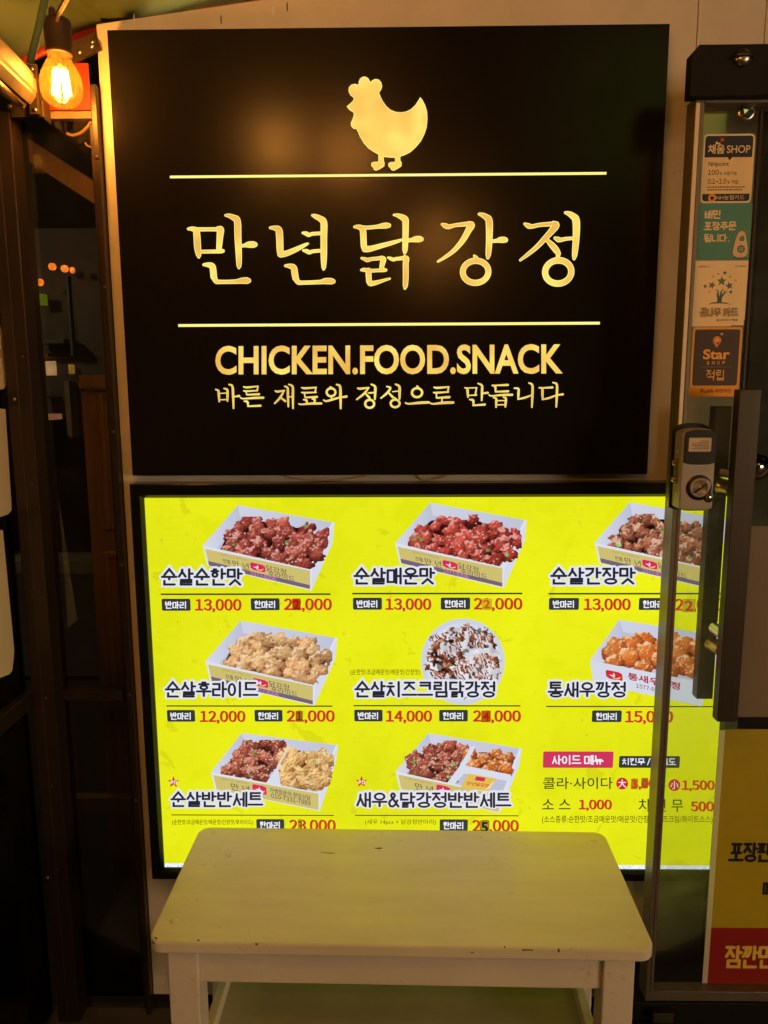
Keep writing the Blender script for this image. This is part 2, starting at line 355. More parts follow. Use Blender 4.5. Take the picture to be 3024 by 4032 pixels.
CHO = 'ㄱㄲㄴㄷㄸㄹㅁㅂㅃㅅㅆㅇㅈㅉㅊㅋㅌㅍㅎ'; JUNG = 'ㅏㅐㅑㅒㅓㅔㅕㅖㅗㅘㅙㅚㅛㅜㅝㅞㅟㅠㅡㅢㅣ'
JONG = ['', 'ㄱ', 'ㄲ', 'ㄳ', 'ㄴ', 'ㄵ', 'ㄶ', 'ㄷ', 'ㄹ', 'ㄺ', 'ㄻ', 'ㄼ', 'ㄽ', 'ㄾ', 'ㄿ', 'ㅀ', 'ㅁ', 'ㅂ', 'ㅄ', 'ㅅ', 'ㅆ', 'ㅇ', 'ㅈ', 'ㅊ', 'ㅋ', 'ㅌ', 'ㅍ', 'ㅎ']
def cons(j, vert):
    g = [[(0, 1), (1, 1), (.92, .55), (.45, .12), (.05, 0)]] if vert else [[(0, 1), (1, 1), (1, 0)]]
    if j == 'ㄱ': return g
    if j == 'ㅋ': return g+[[(0, .55), (.95, .55)]]
    if j == 'ㄲ': return [[(x*.42+d, y) for x, y in s] for d in (0, .56) for s in g]
    if j == 'ㄴ': return [[(0, 1), (0, 0), (1, 0)]]
    if j == 'ㄷ': return [[(1, 1), (0, 1), (0, 0), (1, 0)]]
    if j == 'ㅌ': return [[(1, 1), (0, 1), (0, 0), (1, 0)], [(0, .5), (.95, .5)]]
    if j == 'ㄹ': return [[(0, 1), (1, 1), (1, .52), (0, .52), (0, 0), (1, 0)]]
    if j == 'ㅁ': return [[(0, 1), (1, 1), (1, 0), (0, 0), (0, 1.0)]]
    if j == 'ㅂ': return [[(0, 1), (0, 0), (1, 0), (1, 1)], [(0, .55), (1, .55)]]
    if j == 'ㅍ': return [[(0, 1), (1, 1)], [(0, 0), (1, 0)], [(.28, 1), (.28, 0)], [(.72, 1), (.72, 0)]]
    if j == 'ㅅ' and not vert: return [[(0, 0), (.5, 1), (1, 0)]]
    if j == 'ㅅ': return [[(.5, 1), (.42, .6), (0, 0)], [(.47, .72), (1, 0)]]
    if j == 'ㄸ': return [[(x*.42+d, y) for x, y in s] for d in (0, .56) for s in cons('ㄷ', vert)]
    if j == 'ㅆ': return [[(x*.5+d, y) for x, y in s] for d in (0, .5) for s in cons('ㅅ', vert)]
    if j == 'ㅈ': return [[(0, 1), (1, 1)], [(.55, 1), (.42, .55), (0, 0)], [(.5, .6), (1, 0)]]
    if j == 'ㅊ': return [[(.32, 1.05), (.68, 1.05)], [(0, .76), (1, .76)], [(.5, .76), (.42, .45), (0, 0)], [(.5, .48), (1, 0)]]
    if j == 'ㅇ': return [('O', .5, .5, .5, .5)]
    if j == 'ㅎ': return [[(.34, 1.05), (.66, 1.05)], [(0, .78), (1, .78)], ('O', .5, .27, .36, .29)]
    if j == 'ㄺ': return [[(x*.44, y) for x, y in s] for s in cons('ㄹ', 0)]+[[(x*.4+.6, y) for x, y in s] for s in cons('ㄱ', 0)]
    return [[(0, 0), (1, 1)]]
VV = {'ㅏ': [[(.3, 1), (.3, 0)], [(.3, .52), (1, .52)]], 'ㅐ': [[(.1, .97), (.1, .03)], [(.9, 1), (.9, 0)], [(.1, .5), (.9, .5)]], 'ㅑ': [[(.3, 1), (.3, 0)], [(.3, .64), (1, .64)], [(.3, .36), (1, .36)]],
      'ㅓ': [[(.8, 1), (.8, 0)], [(.0, .52), (.8, .52)]], 'ㅔ': [[(.45, .97), (.45, .03)], [(.98, 1), (.98, 0)], [(-.15, .5), (.45, .5)]], 'ㅕ': [[(.8, 1), (.8, 0)], [(0, .66), (.8, .66)], [(0, .36), (.8, .36)]], 'ㅣ': [[(.6, 1), (.6, 0)]]}
HV = {'ㅗ': [[(.5, 1), (.5, 0)], [(0, 0), (1, 0)]], 'ㅛ': [[(.33, 1), (.33, 0)], [(.67, 1), (.67, 0)], [(0, 0), (1, 0)]], 'ㅜ': [[(0, 1), (1, 1)], [(.5, 1), (.5, 0)]], 'ㅠ': [[(0, 1), (1, 1)], [(.33, 1), (.33, 0)], [(.67, 1), (.67, 0)]], 'ㅡ': [[(0, .5), (1, .5)]]}
MIX = {'ㅘ': ('ㅗ', 'ㅏ'), 'ㅙ': ('ㅗ', 'ㅐ'), 'ㅚ': ('ㅗ', 'ㅣ'), 'ㅝ': ('ㅜ', 'ㅓ'), 'ㅟ': ('ㅜ', 'ㅣ'), 'ㅢ': ('ㅡ', 'ㅣ')}
def syllable(ch):
    """list of (points | ring) in a unit cell"""
    c = ord(ch)-0xAC00; L = CHO[c//588]; V = JUNG[(c % 588)//28]; T = JONG[c % 28]; out = []
    def put(shapes, b):
        x0, y0, x1, y1 = b
        for s in shapes:
            if s[0] == 'O': out.append(('O', x0+(x1-x0)*s[1], y0+(y1-y0)*s[2], (x1-x0)*s[3], (y1-y0)*s[4]))
            else: out.append([(x0+(x1-x0)*x, y0+(y1-y0)*y) for x, y in s])
    if V in VV:
        wide = V in 'ㅐㅔ'
        vb = (.60 if wide else .66, 1.0 if not wide else .98)
        if T:
            put(cons(L, 1), (.04, .52, .50, .97)); put(VV[V], (vb[0], .40, vb[1], 1.0)); put(cons(T, 0), (.18, 0, .9, .30))
        else:
            put(cons(L, 1), (.04, .10, .50, .88)); put(VV[V], (vb[0], 0, vb[1], 1.0))
    elif V in HV:
        up = V in 'ㅗㅛ'
        if T:
            put(cons(L, 0), (.16, .62, .84, 1.0)); put(HV[V], (0, .34, 1, .50)); put(cons(T, 0), (.16, 0, .88, .23))
        else:
            put(cons(L, 0), (.16, .46 if up else .52, .84, .96)); put(HV[V], (0, .04, 1, .36 if up else .36) if V != 'ㅡ' else (0, .02, 1, .22))
    else:
        a, b = MIX[V]
        if T:
            put(cons(L, 0), (.06, .66, .56, .98)); put(HV[a], (0, .40, .66, .56)); put(VV[b], (.70, .34, 1.05, 1)); put(cons(T, 0), (.2, 0, .9, .26))
        else:
            put(cons(L, 0), (.06, .5, .56, .95)); put(HV[a], (0, .12, .66, .38)); put(VV[b], (.70, 0, 1.05, 1))
    return out
AMP = [[(.98, .02), (.30, .72), (.26, .86), (.38, .97), (.54, .95), (.62, .82), (.52, .66), (.14, .42), (.06, .24), (.18, .05), (.42, .02), (.68, .16), (.86, .46)]]
def pen_text(s, aspect, wt, gap=.16, space=.45, bold_join=True):
    """monoline Hangul: returns list of (V,F) in a box of height 1, width = returned w; cell width = aspect"""
    x = 0; out = []
    for ch in s:
        if ch == ' ': x += space*aspect; continue
        if ch == '&': sh = AMP; cw = aspect*.72
        elif ch == '.':
            V, F = stroke([(x+.04, .0), (x+.05, .0)], [wt*1.2]*2); out.append((V, F)); x += .2; continue
        elif ch == '/':
            out.append(stroke([(x, -.02), (x+.35*aspect, 1.02)], [wt]*2)); x += .55*aspect; continue
        else: sh = syllable(ch); cw = aspect
        for g in sh:
            if g[0] == 'O': out.append(ring(x+g[1]*cw, g[2], g[3]*cw, g[4], wt))
            else: out.append(stroke([(x+a*cw, b) for a, b in g], [wt]*len(g)))
        x += cw+gap
    return out, x-gap

class Sheet:
    """flat print on the plane y = Y: every item added sits a hair in front of the one before"""
    STEP = 2.5e-5
    def __init__(s, Y, lift=0.0002): s.Y = Y; s.k = lift; s.V = []; s.F = []; s.C = []
    def raw(s, XZ, F, col):
        s.k += s.STEP; b = len(s.V); y = s.Y-s.k
        g = 5e-7 if len(XZ) < 80 else 0.0           # strokes climb a hair so that a loop never lies in its own plane
        s.V += [(p[0], y-g*i, p[1]) for i, p in enumerate(XZ)]; s.F += [[i+b for i in f] for f in F]
        s.C += [col]*len(XZ) if len(np.shape(col)) == 1 else list(col)
    def px(s, pts): return [(lambda q: (q.x, q.z))(at(u, v, s.Y)) for u, v in pts]
    def poly(s, pts, col): s.raw(s.px(pts), [list(range(len(pts)))], col)
    def rect(s, u0, v0, u1, v1, col, r=0):
        (x0, z1), (x1, z0) = s.px([(u0, v0), (u1, v1)])
        P = rrect(x0, z0, x1, z1, r) if r else [(x0, z0), (x1, z0), (x1, z1), (x0, z1)]
        s.raw(P, [list(range(len(P)))], col)
    def quad_map(s, q):
        A, B, C, D = [np.array(p) for p in s.px(q)]     # TL TR BR BL
        return lambda V: (D[None]*((1-V[:, :1])*(1-V[:, 1:])) + C[None]*(V[:, :1]*(1-V[:, 1:])) + B[None]*(V[:, :1]*V[:, 1:]) + A[None]*((1-V[:, :1])*V[:, 1:]))
    def text(s, t, q, col, bold=0.0):
        if len(q) == 4 and not hasattr(q[0], '__len__'): u0, v0, u1, v1 = q; q = [(u0, v0), (u1, v0), (u1, v1), (u0, v1)]
        V, F = text_geom(t, bold); s.raw(s.quad_map(q)(V), F, col)
    def pen(s, t, q, col, wt=.13, aspect=None, grow=0.0, gap=.16, space=.45):
        """monoline Hangul filling the pixel box q"""
        if not hasattr(q[0], '__len__'): u0, v0, u1, v1 = q; q = [(u0, v0), (u1, v0), (u1, v1), (u0, v1)]
        hpx = math.dist(q[0], q[3]); wpx = math.dist(q[0], q[1])
        n1, w1 = pen_text(t, 1.0, .1, gap, space); n0, w0 = pen_text(t, .5, .1, gap, space)
        a = .5+.5*(wpx/hpx-w0)/(w1-w0) if aspect is None else aspect
        geo, wd = pen_text(t, a, wt+grow, gap, space); mp = s.quad_map(q); h = wt/2
        for V, F in geo:
            V = np.array(V); V2 = np.column_stack([(V[:, 0]+h)/(wd+wt), (V[:, 1]+h)/(1+wt)])
            s.raw(mp(V2), F, col)
    def strokes(s, lst, f, col):
        for pts in lst:
            if pts[0] == 'O':
                c = f(pts[1], pts[2]); e = f(pts[1]+pts[3], pts[2]); g = f(pts[1], pts[2]+pts[4])
                C, E, G = s.px([c, e, g]); W = (E[0]-C[0])*pts[5]/pts[3]
                V, F = ring(C[0], C[1], E[0]-C[0], C[1]-G[1], W, 40); s.raw(V, F, col)
            else:
                p = np.array(pts, float); p = smooth(p, 4) if len(p) > 2 else p
                XZ = np.array(s.px([f(a, b) for a, b in p[:, :2]])); k = np.linalg.norm(np.array(s.px([f(100, 100)]))-np.array(s.px([f(0, 100)])))/100
                V, F = stroke(XZ, np.maximum(p[:, 2], 2)*k); s.raw(V, F, col)
    def build(s, name, m, par=None, label=None):
        me = bpy.data.meshes.new(name); me.from_pydata(s.V, [], s.F); me.materials.append(M[m])
        a = me.color_attributes.new('ink', 'FLOAT_COLOR', 'POINT'); a.data.foreach_set('color', np.array(s.C, np.float32).ravel())
        # face the street
        bm = bmesh.new(); bm.from_mesh(me)
        for f in bm.faces:
            f.normal_update()
            if f.normal.y > 0: f.normal_flip()
        bm.to_mesh(me); bm.free()
        o = link(bpy.data.objects.new(name, me)); parent(o, par)
        if label: o['label'] = label
        return o

# ================================================================== SETTING
def plane(name, pts, m, kind='structure'):
    bm = bmesh.new(); bm.faces.new([bm.verts.new(p) for p in pts]); return tag(from_bm(name, bm, m), kind=kind)
plane('ground', [(-60, -60, 0), (60, -60, 0), (60, 60, 0), (-60, 60, 0)], M['asphalt'])
box('pavement', -3, 3, -2.6, .04, 0, .02, M['paving'], None, .004)['kind'] = 'structure'

# ---- shop wall behind the sign and the menu
WY = .035
wall = thing('shop_wall', 'white panelled shop wall around the black sign and the lit menu', 'wall', (0, WY, 0))
tl = at(378, 95, WY); tr2 = at(1000, 3, WY); sl = (tr2.z-tl.z)/(tr2.x-tl.x)
bl_ = at(588, 3915, WY); seam = at(2747, 100, WY).x
xl = tl.x; x_end = at(2988, 450, WY).x
prism('wall_panel', [(xl, bl_.z), (seam-.0008, bl_.z), (seam-.0008, tl.z+sl*(seam-xl)), (xl, tl.z)], WY, WY+.02, M['white_wall'], wall, .0015)
box('wall_panel', seam+.0008, x_end, WY+.001, WY+.02, bl_.z, 2.9, M['white_wall'], wall)
zhead = at(2800, 200, WY).z
box('wall_panel', x_end+.0015, 2.2, WY+.001, WY+.02, zhead-.1, 2.9, M['white_wall'], wall)
box('plinth', xl+.03, x_end, WY+.012, WY+.03, .02, bl_.z-.001, M['dark_wall'], wall)
for u, v in ((1130, 45), (1075, 62), (870, 95), (528, 90)):
    p = at(u, v, WY-.0004); prism('scuff_mark', [(p.x, p.z), (p.x+.002, p.z+.001), (p.x+.0015, p.z+.018), (p.x-.001, p.z+.012)], WY-.0004, WY-.0001, M['pale_alloy' if u in (1075, 528) else 'dark_bracket'], wall)

# interior beyond the glass door: dark
inn = thing('dark_interior', 'unlit shop interior seen through the glass door', 'room', (1.6, .9, 0))
box('back_wall', x_end+.1, 3.2, 1.2, 1.25, 0, 2.9, M['dark_wall'], inn)
box('partition', x_end, x_end+.03, WY+.03, 1.2, 0, 2.9, M['dark_wall'], inn)

# ---- awning
can = thing('awning', 'olive green canvas awning with a red hem over the shop front', 'awning', (-.6, .1, 2.3))
bm = bmesh.new(); NX, NY = 40, 14; g = []
e0 = at(-260, 400, .09); e1 = at(380, 118, .09); e2 = at(1500, -70, .09)
for j in range(NY+1):
    row = []
    for i in range(NX+1):
        t = i/NX
        if t < .4: q = e0.lerp(e1, t/.4)
        else: q = e1.lerp(e2, (t-.4)/.6)
        s = j/NY
        fold = .012*math.sin(9*t+3*s)+.008*math.sin(23*t)*(1-s)
        row.append(bm.verts.new((q.x*(1+.25*s), .09-1.5*s+fold, q.z+.62*s-.18*s*s+fold)))
    g.append(row)
for j in range(NY):
    for i in range(NX): bm.faces.new((g[j][i], g[j][i+1], g[j+1][i+1], g[j+1][i]))
o = from_bm('canvas', bm, M['canvas_green'], can, True); md = o.modifiers.new('thick', 'SOLIDIFY'); md.thickness = .003
bm = bmesh.new(); prev = None
for i in range(NX+1):
    t = i/NX
    q = e0.lerp(e1, t/.4) if t < .4 else e1.lerp(e2, (t-.4)/.6)
    f = .012*math.sin(9*t)+.008*math.sin(23*t)
    cur = [bm.verts.new((q.x, .082+f, q.z+.012+f)), bm.verts.new((q.x, .080+f, q.z-.012+f)), bm.verts.new((q.x, .086+f, q.z-.012+f)), bm.verts.new((q.x, .088+f, q.z+.012+f))]
    if prev:
        for k in range(4): bm.faces.new((prev[k], prev[(k+1) % 4], cur[(k+1) % 4], cur[k]))
    prev = cur
bmesh.ops.recalc_face_normals(bm, faces=bm.faces); from_bm('hem', bm, M['red_vinyl'], can, True)
tube('seam_cord', [at(u, v, -.25) for u, v in ((118, 250), (150, 120), (180, -20))], .006, M['canvas_green'], can)

# ================================================================== BLACK SHOP SIGN
stl, sbl, st_, sbr = at(417, 117.5, 0), at(524.6, 1873.6, 0), at(2639, 93, 0), at(2548, 1867, 0)
X0, X1 = (stl.x+sbl.x)/2, (st_.x+sbr.x)/2; Z1, Z0 = (stl.z+st_.z)/2, (sbl.z+sbr.z)/2
sign = thing('shop_sign', 'black backlit shop sign with a golden hen and Korean lettering', 'sign', ((X0+X1)/2, WY, Z0))
box('sign_panel', X0, X1, 0.0, WY-.001, Z0, Z1, M['sign_black'], sign, .0012)
SY = -.0012
def letters(name, lst, f, label=None):
    """raised acrylic strokes: bright cut edge a hair below the amber face"""
    e = Sheet(SY, 0.0); 
    fat = [(*p[:5], p[5]+EDGE) if p[0] == 'O' else [(a, b, c+EDGE) for a, b, c in p] for p in lst]
    e.strokes(fat, f, (1, 1, 1, 1)); eo = e.build(name, 'lit_edge', sign, label)
    s = Sheet(SY-.0012, 0.0); s.strokes(lst, f, (1, 1, 1, 1)); s.build('letter_face', 'lit_acrylic', eo)
    return eo
EDGE = 7
f4 = lambda x, y: (650+x/1.9518, 780+y/1.9518)
f5 = lambda x, y: (1450+x/1.7463, 780+y/1.7463)
f6 = lambda x, y: (1370+x/5.184, 800+y/5.184)
MAN = [[(178,237,12),(205,236,24),(235,245,34),(243,270,44),(250,380,44),(258,440,30),(259,453,14)], [(240,241,22),(330,240,20),(400,240,22)],
       [(405,228,14),(425,242,46),(422,290,42),(413,405,32)], [(265,412,18),(400,410,20),(435,407,24),(446,406,18)],
       [(465,133,10),(490,135,22),(530,152,36),(556,178,44),(560,300,44),(567,450,38),(568,520,28),(567,536,12)], [(580,368,16),(610,364,18),(640,358,36),(680,357,40),(692,357,30)],
       [(297,512,12),(330,513,28),(362,524,40),(370,560,42),(374,605,42)], [(372,595,40),(392,638,30),(430,644,22),(540,642,24),(590,635,36),(630,634,40),(642,634,30)]]
NYEON = [[(808,228,12),(840,230,26),(872,243,44),(880,290,46),(884,400,44),(892,432,40)], [(886,430,40),(930,426,34),(1010,393,28),(1080,358,16),(1098,350,8)],
         [(1132,133,10),(1150,138,24),(1195,160,36),(1220,190,44),(1220,300,42),(1220,450,40),(1219,530,26),(1218,547,12)],
         [(1058,267,10),(1085,273,24),(1105,284,20),(1130,275,18),(1200,270,18)], [(1062,402,10),(1090,408,24),(1110,418,20),(1135,409,18),(1200,404,18)],
         [(925,520,12),(955,522,26),(988,535,40),(997,580,42),(1003,615,40)], [(1001,605,38),(1022,644,30),(1060,650,22),(1190,645,24),(1230,638,36),(1280,639,38),(1292,640,28)]]
DAK = [[(132,485,26),(190,482,60),(270,505,90),(308,570,108),(316,700,104),(325,870,104),(345,930,96)], [(345,935,104),(420,935,98),(500,920,86),(700,865,74),(900,810,60),(1050,765,40),(1115,742,18)],
       [(280,492,50),(400,498,52),(600,480,56),(700,464,84),(780,456,92),(835,455,70)],
       [(935,240,20),(1000,247,50),(1100,285,90),(1168,335,112),(1178,420,106),(1175,700,100),(1165,950,84),(1158,1022,34)], [(1215,760,54),(1290,755,58),(1380,737,96),(1470,733,100),(1500,735,70)],
       [(278,1122,24),(340,1140,50),(400,1160,62),(480,1140,50),(620,1128,54),(690,1112,50)], [(685,1097,30),(722,1145,96),(700,1250,80),(685,1340,72)],
       [(275,1365,30),(330,1360,56),(450,1378,50),(620,1372,46),(740,1365,56),(775,1365,36)], [(418,1380,98),(424,1500,96),(430,1600,90)], [(430,1590,90),(465,1640,84),(600,1615,60),(750,1570,36),(858,1540,18)],
       [(818,1110,18),(870,1130,46),(930,1153,48),(980,1137,46),(1100,1125,52),(1160,1102,50)], [(1155,1087,30),(1190,1135,100),(1180,1220,96),(1180,1500,94),(1172,1680,80),(1163,1740,34)]]
GANG = [[(508,180,10),(530,190,26),(555,197,22),(600,186,16),(680,178,22),(697,172,18)], [(690,170,14),(707,186,42),(690,220,36),(650,290,30),(590,360,22),(530,405,14),(480,436,8)],
        [(762,110,10),(785,116,22),(812,132,32),(831,160,40),(832,280,36),(826,380,30),(822,410,14)], [(850,297,14),(885,293,18),(905,288,30),(935,287,32),(944,288,26)],
        ('O', 738, 507, 88, 76, 32), [(728,396,8),(742,412,20),(744,432,22)]]
JEONG = [[(1076,177,10),(1100,190,26),(1125,195,20),(1180,184,18),(1260,178,22),(1275,174,20)], [(1272,168,14),(1288,186,44),(1262,225,36),(1220,272,30),(1160,335,24),(1100,385,18),(1045,427,8)],
         [(1225,285,14),(1260,320,30),(1290,355,34),(1308,382,24),(1310,392,14)], [(1355,100,10),(1380,107,24),(1408,125,34),(1429,155,42),(1430,260,38),(1420,380,30),(1415,416,14)],
         [(1284,275,12),(1305,284,26),(1325,287,20),(1360,280,16),(1412,276,14)], ('O', 1306, 508, 90, 80, 34), [(1297,400,8),(1310,416,20),(1310,436,22)]]
for lst, f in ((MAN, f4), (NYEON, f4), (DAK, f6), (GANG, f5), (JEONG, f5)):
    EDGE = 24 if lst is DAK else 9
    letters('large_letter', lst, f)
# small brush line
def br(pts, w, end=False):
    n = len(pts); out = []
    for i, (x, y) in enumerate(pts):
        t = i/(n-1); k = (.55 if end else .5+.5*min(1, t*2.2)) if t < .5 else (1.0 if end else (1.0 if t < .99 else .6))
        out.append((x, y, w*k))
    return out
g1 = lambda x, y: (830+x/3.53, 1500+y/3.53); g2 = lambda x, y: (1280+x/3.19, 1500+y/3.19); g3 = lambda x, y: (1780+x/3.53, 1500+y/3.53)
A, B = 26, 21
def hb(*p): return br(p, B+3, True)
def vv(*p): return br(p, A)
L1 = [[vv((68,118),(105,138),(112,200),(118,285)), vv((185,105),(228,122),(232,200),(232,280)), br([(125,172),(230,168)], 14), br([(125,262),(230,258)], 16), vv((252,48),(300,74),(310,200),(316,380)), hb((325,218),(395,208))],
      [br([(455,80),(500,90),(640,76)], B), br([(655,72),(645,135)], A), br([(455,135),(490,142),(650,134)], 18), br([(490,140),(500,192)], 22), hb((500,192),(670,184)), hb((412,232),(450,246),(600,236),(730,233)), vv((465,280),(508,290),(520,345)), hb((515,352),(690,344))],
      [br([(895,138),(930,148),(1025,132)], B), br([(1020,132),(965,230),(888,312)], 24), hb((965,225),(1035,280)), vv((1028,75),(1068,98),(1072,200),(1078,355)), vv((1085,48),(1137,78),(1141,200),(1143,380)), br([(1080,222),(1140,220)], 16)],
      [br([(1262,92),(1310,102),(1465,90)], B), br([(1462,90),(1450,160)], A), br([(1262,158),(1300,164),(1465,158)], 18), br([(1300,164),(1312,228)], 22), hb((1312,230),(1475,222)), vv((1290,260),(1328,268),(1335,310)), vv((1410,250),(1443,258),(1440,310)), hb((1225,318),(1260,326),(1400,314),(1535,313))]]
L2 = [[('O', 75, 142, 55, 50, 20), vv((66,75),(78,90),(80,98)), br([(80,190),(82,238)], 22), br([(-19,240),(20,253),(120,225),(205,200)], 20), vv((145,45),(188,70),(194,200),(196,345)), hb((205,205),(268,196))],
      [br([(408,90),(440,97),(550,85)], B), br([(548,85),(490,160),(398,232)], 22), hb((505,155),(555,208)), vv((580,42),(627,70),(629,140),(625,230)), br([(540,150),(575,150),(625,143)], 14), ('O', 560, 287, 56, 50, 22), vv((554,215),(562,230),(563,238))],
      [br([(775,70),(820,88),(780,150),(703,215)], 22), hb((790,140),(850,203)), vv((885,42),(932,68),(936,140),(935,225)), br([(848,135),(930,125)], 14), ('O', 880, 282, 56, 48, 20), vv((874,212),(882,226),(883,236))],
      [('O', 1155, 147, 64, 56, 22), vv((1155,65),(1164,80),(1164,92)), hb((1012,275),(1050,287),(1180,275),(1302,269))],
      [br([(1368,80),(1410,87),(1555,75)], B), br([(1552,78),(1540,140)], A), br([(1362,145),(1400,148),(1550,138)], 18), br([(1398,150),(1400,210)], 22), hb((1400,213),(1560,203)), br([(1468,215),(1468,275)], 22), hb((1325,280),(1360,288),(1480,275),(1608,271))]]
L3 = [[vv((180,95),(212,108),(217,160),(222,225)), br([(210,98),(345,95)], 16), br([(340,95),(322,200)], A), br([(222,202),(342,195)], 18), vv((362,35),(415,64),(416,150),(412,270)), hb((425,172),(495,165)), vv((245,258),(292,270),(298,335)), hb((290,340),(455,328))],
      [vv((558,62),(598,74),(605,150)), hb((600,62),(775,55)), hb((605,150),(780,143)), hb((515,195),(550,208),(700,195),(835,192)), vv((575,232),(612,245),(614,300),(612,365)), vv((712,225),(746,240),(745,300),(740,360)), br([(618,275),(742,272)], 16), br([(615,332),(742,330)], 18)],
      [vv((865,100),(922,110),(922,180),(920,250)), br([(915,255),(1010,232),(1100,200)], 22), vv((1068,28),(1116,60),(1116,200),(1110,365))],
      [vv((1210,95),(1253,106),(1256,180),(1258,255)), hb((1250,98),(1395,90)), br([(1255,258),(1350,236),(1445,200)], 22), vv((1402,22),(1456,50),(1456,200),(1448,360)), hb((1465,195),(1538,186))]]
for L, f in ((L1, g1), (L2, g2), (L3, g3)):
    for ch in L:
        EDGE = 6
        eo = letters('small_letter', ch, f)
# English line, letter by letter
def glyph_run(word, u0, u1, v0, v1, vs0, vs1):
    Vw, Fw = text_geom(word, .027)
    # split the run into connected letters
    par = list(range(len(Vw)))
    def find(a):
        while par[a] != a: par[a] = par[par[a]]; a = par[a]
        return a
    for f in Fw:
        for k in f[1:]: par[find(k)] = find(f[0])
    groups = {}
    for f in Fw: groups.setdefault(find(f[0]), []).append(f)
    for k in sorted(groups, key=lambda k: min(Vw[i][0] for f in groups[k] for i in f)):
        idx = sorted({i for f in groups[k] for i in f}); mp = {i: n for n, i in enumerate(idx)}
        Fl = [[mp[i] for i in f] for f in groups[k]]; Vl = Vw[idx]
        s = Sheet(SY-.0012, 0.0); q = [(u0, v0), (u1, vs0), (u1, vs1), (u0, v1)]
        XZ = s.quad_map(q)(Vl); s.raw(XZ, Fl, (1, 1, 1, 1)); o = s.build('english_letter', 'lit_acrylic', sign)
glyph_run('CHICKEN.FOOD.SNACK', 848, 2216, 1362, 1476, 1354, 1472)
def bar(u0, v0, u1, v1, th):
    a, b = at(u0, v0, SY), at(u1, v1, SY); h = th/2*1.6/FPX
    z = (a.z+b.z)/2
    o = box('sign_line', a.x, b.x, SY-.0005, SY+.0008, z-h, z+h, M['lit_edge'], sign, .0003, 1)
bar(669, 697, 2388, 682, 9); bar(702, 1283, 2362, 1271, 10)
HEN = [(392,517),(420,495),(455,462),(456,436),(425,410),(408,375),(412,340),(435,315),(465,308),(502,315),(503,290),(515,260),(540,242),(565,240),(592,255),(607,280),(612,292),(630,275),(660,262),(690,268),(715,295),(722,330),(712,362),(693,386),(700,410),(725,465),(760,515),(800,550),(850,570),(900,574),(945,567),(990,545),(1030,508),(1060,462),(1078,432),(1100,460),(1125,510),(1142,570),(1145,640),(1138,710),(1118,775),(1085,840),(1040,895),(985,945),(930,972),(892,985),(892,1020),(905,1045),(903,1075),(865,1100),(830,1117),(808,1110),(798,1092),(780,1075),(780,1050),(800,1038),(842,1036),(843,996),(800,994),(737,988),(738,1020),(745,1050),(742,1075),(700,1102),(665,1117),(645,1108),(638,1090),(620,1070),(622,1045),(645,1036),(687,1034),(686,965),(640,940),(590,905),(550,860),(515,800),(485,730),(455,724),(432,700),(430,672),(445,640),(457,600),(456,575),(420,552),(400,530)]
def hen(y0, y1, m, name, par, shrink):
    c = np.array(HEN, float); out = []
    n = len(c); area = sum(c[i][0]*c[(i+1) % n][1]-c[(i+1) % n][0]*c[i][1] for i in range(n))
    for i in range(n):
        t = c[(i+1) % n]-c[i-1]; t /= np.linalg.norm(t)+1e-9; nn = np.array([-t[1], t[0]])*(1 if area > 0 else -1)
        out.append(c[i]+nn*shrink)
    pts = [(lambda q: (q.x, q.z))(at(1200+x/2.37, 200+y/2.37, y0)) for x, y in out]
    return prism(name, pts, y0, y1, m, par)
h0 = hen(SY-.0006, SY+.0012, M['lit_edge'], 'hen_emblem', sign, 0)
hen(SY-.0012, SY-.0007, M['lit_acrylic'], 'emblem_face', h0, 5)

# cables drooping between sign and menu
for pts in ([(1120, 1872), (1160, 1884), (1250, 1890), (1340, 1889), (1440, 1874)], [(1640, 1872), (1665, 1888), (1710, 1886), (1760, 1874)]):
    lab = 'long thin cable sagging out of the bottom of the black sign' if pts[0][0] == 1120 else 'short loop of thin cable under the middle of the black sign'
    o = tube('sign_cable', smooth([at(u, v, WY-.004)[:] for u, v in pts], 5), .0016, M['cable_cream']); tag(o, lab, 'cable', 'cables hanging below the sign')

# ================================================================== LIT MENU BOX
mt0, mb0 = at(573, 1959.7, 0), at(643.8, 3414.7, 0)
MX0 = (mt0.x+mb0.x)/2; MZ1 = mt0.z; MZ0 = mb0.z; MX1 = at(2893, 2000, 0).x
fo = at(511, 1906.6, -.012); fb = at(595, 3464, -.012); FW = MZ1-.0 - 0
FX0 = (fo.x+fb.x)/2; FZ1 = fo.z; FZ0 = fb.z; FX1 = MX1+(MX0-FX0)
menu = thing('menu_lightbox', 'bright yellow lit menu board with pictures of chicken boxes in a black frame', 'menu board', ((FX0+FX1)/2, WY, FZ0))
# mitred frame bars with a sloped inner lip
def fbar(o0, o1, i0, i1):
    bm = bmesh.new(); yb, yf = WY-.001, -.012
    def lerp(a, b, t): return (a[0]+(b[0]-a[0])*t, a[1]+(b[1]-a[1])*t)
    m0, m1 = lerp(o0, i0, .78), lerp(o1, i1, .78)
    q0, q1 = lerp(o0, i0, .08), lerp(o1, i1, .08)
    prof = [(o0, o1, yb), (o0, o1, yf+.003), (q0, q1, yf), (m0, m1, yf), (i0, i1, -.003), (i0, i1, yb)]
    r = [(bm.verts.new((a[0], y, a[1])), bm.verts.new((b[0], y, b[1]))) for a, b, y in prof]
    for k in range(6):
        p, q = r[k], r[(k+1) % 6]; bm.faces.new((p[0], p[1], q[1], q[0]))
    bm.faces.new([x[0] for x in r]); bm.faces.new([x[1] for x in r][::-1])
    bmesh.ops.recalc_face_normals(bm, faces=bm.faces); from_bm('frame_bar', bm, M['gloss_black'], menu)
g_ = .0004
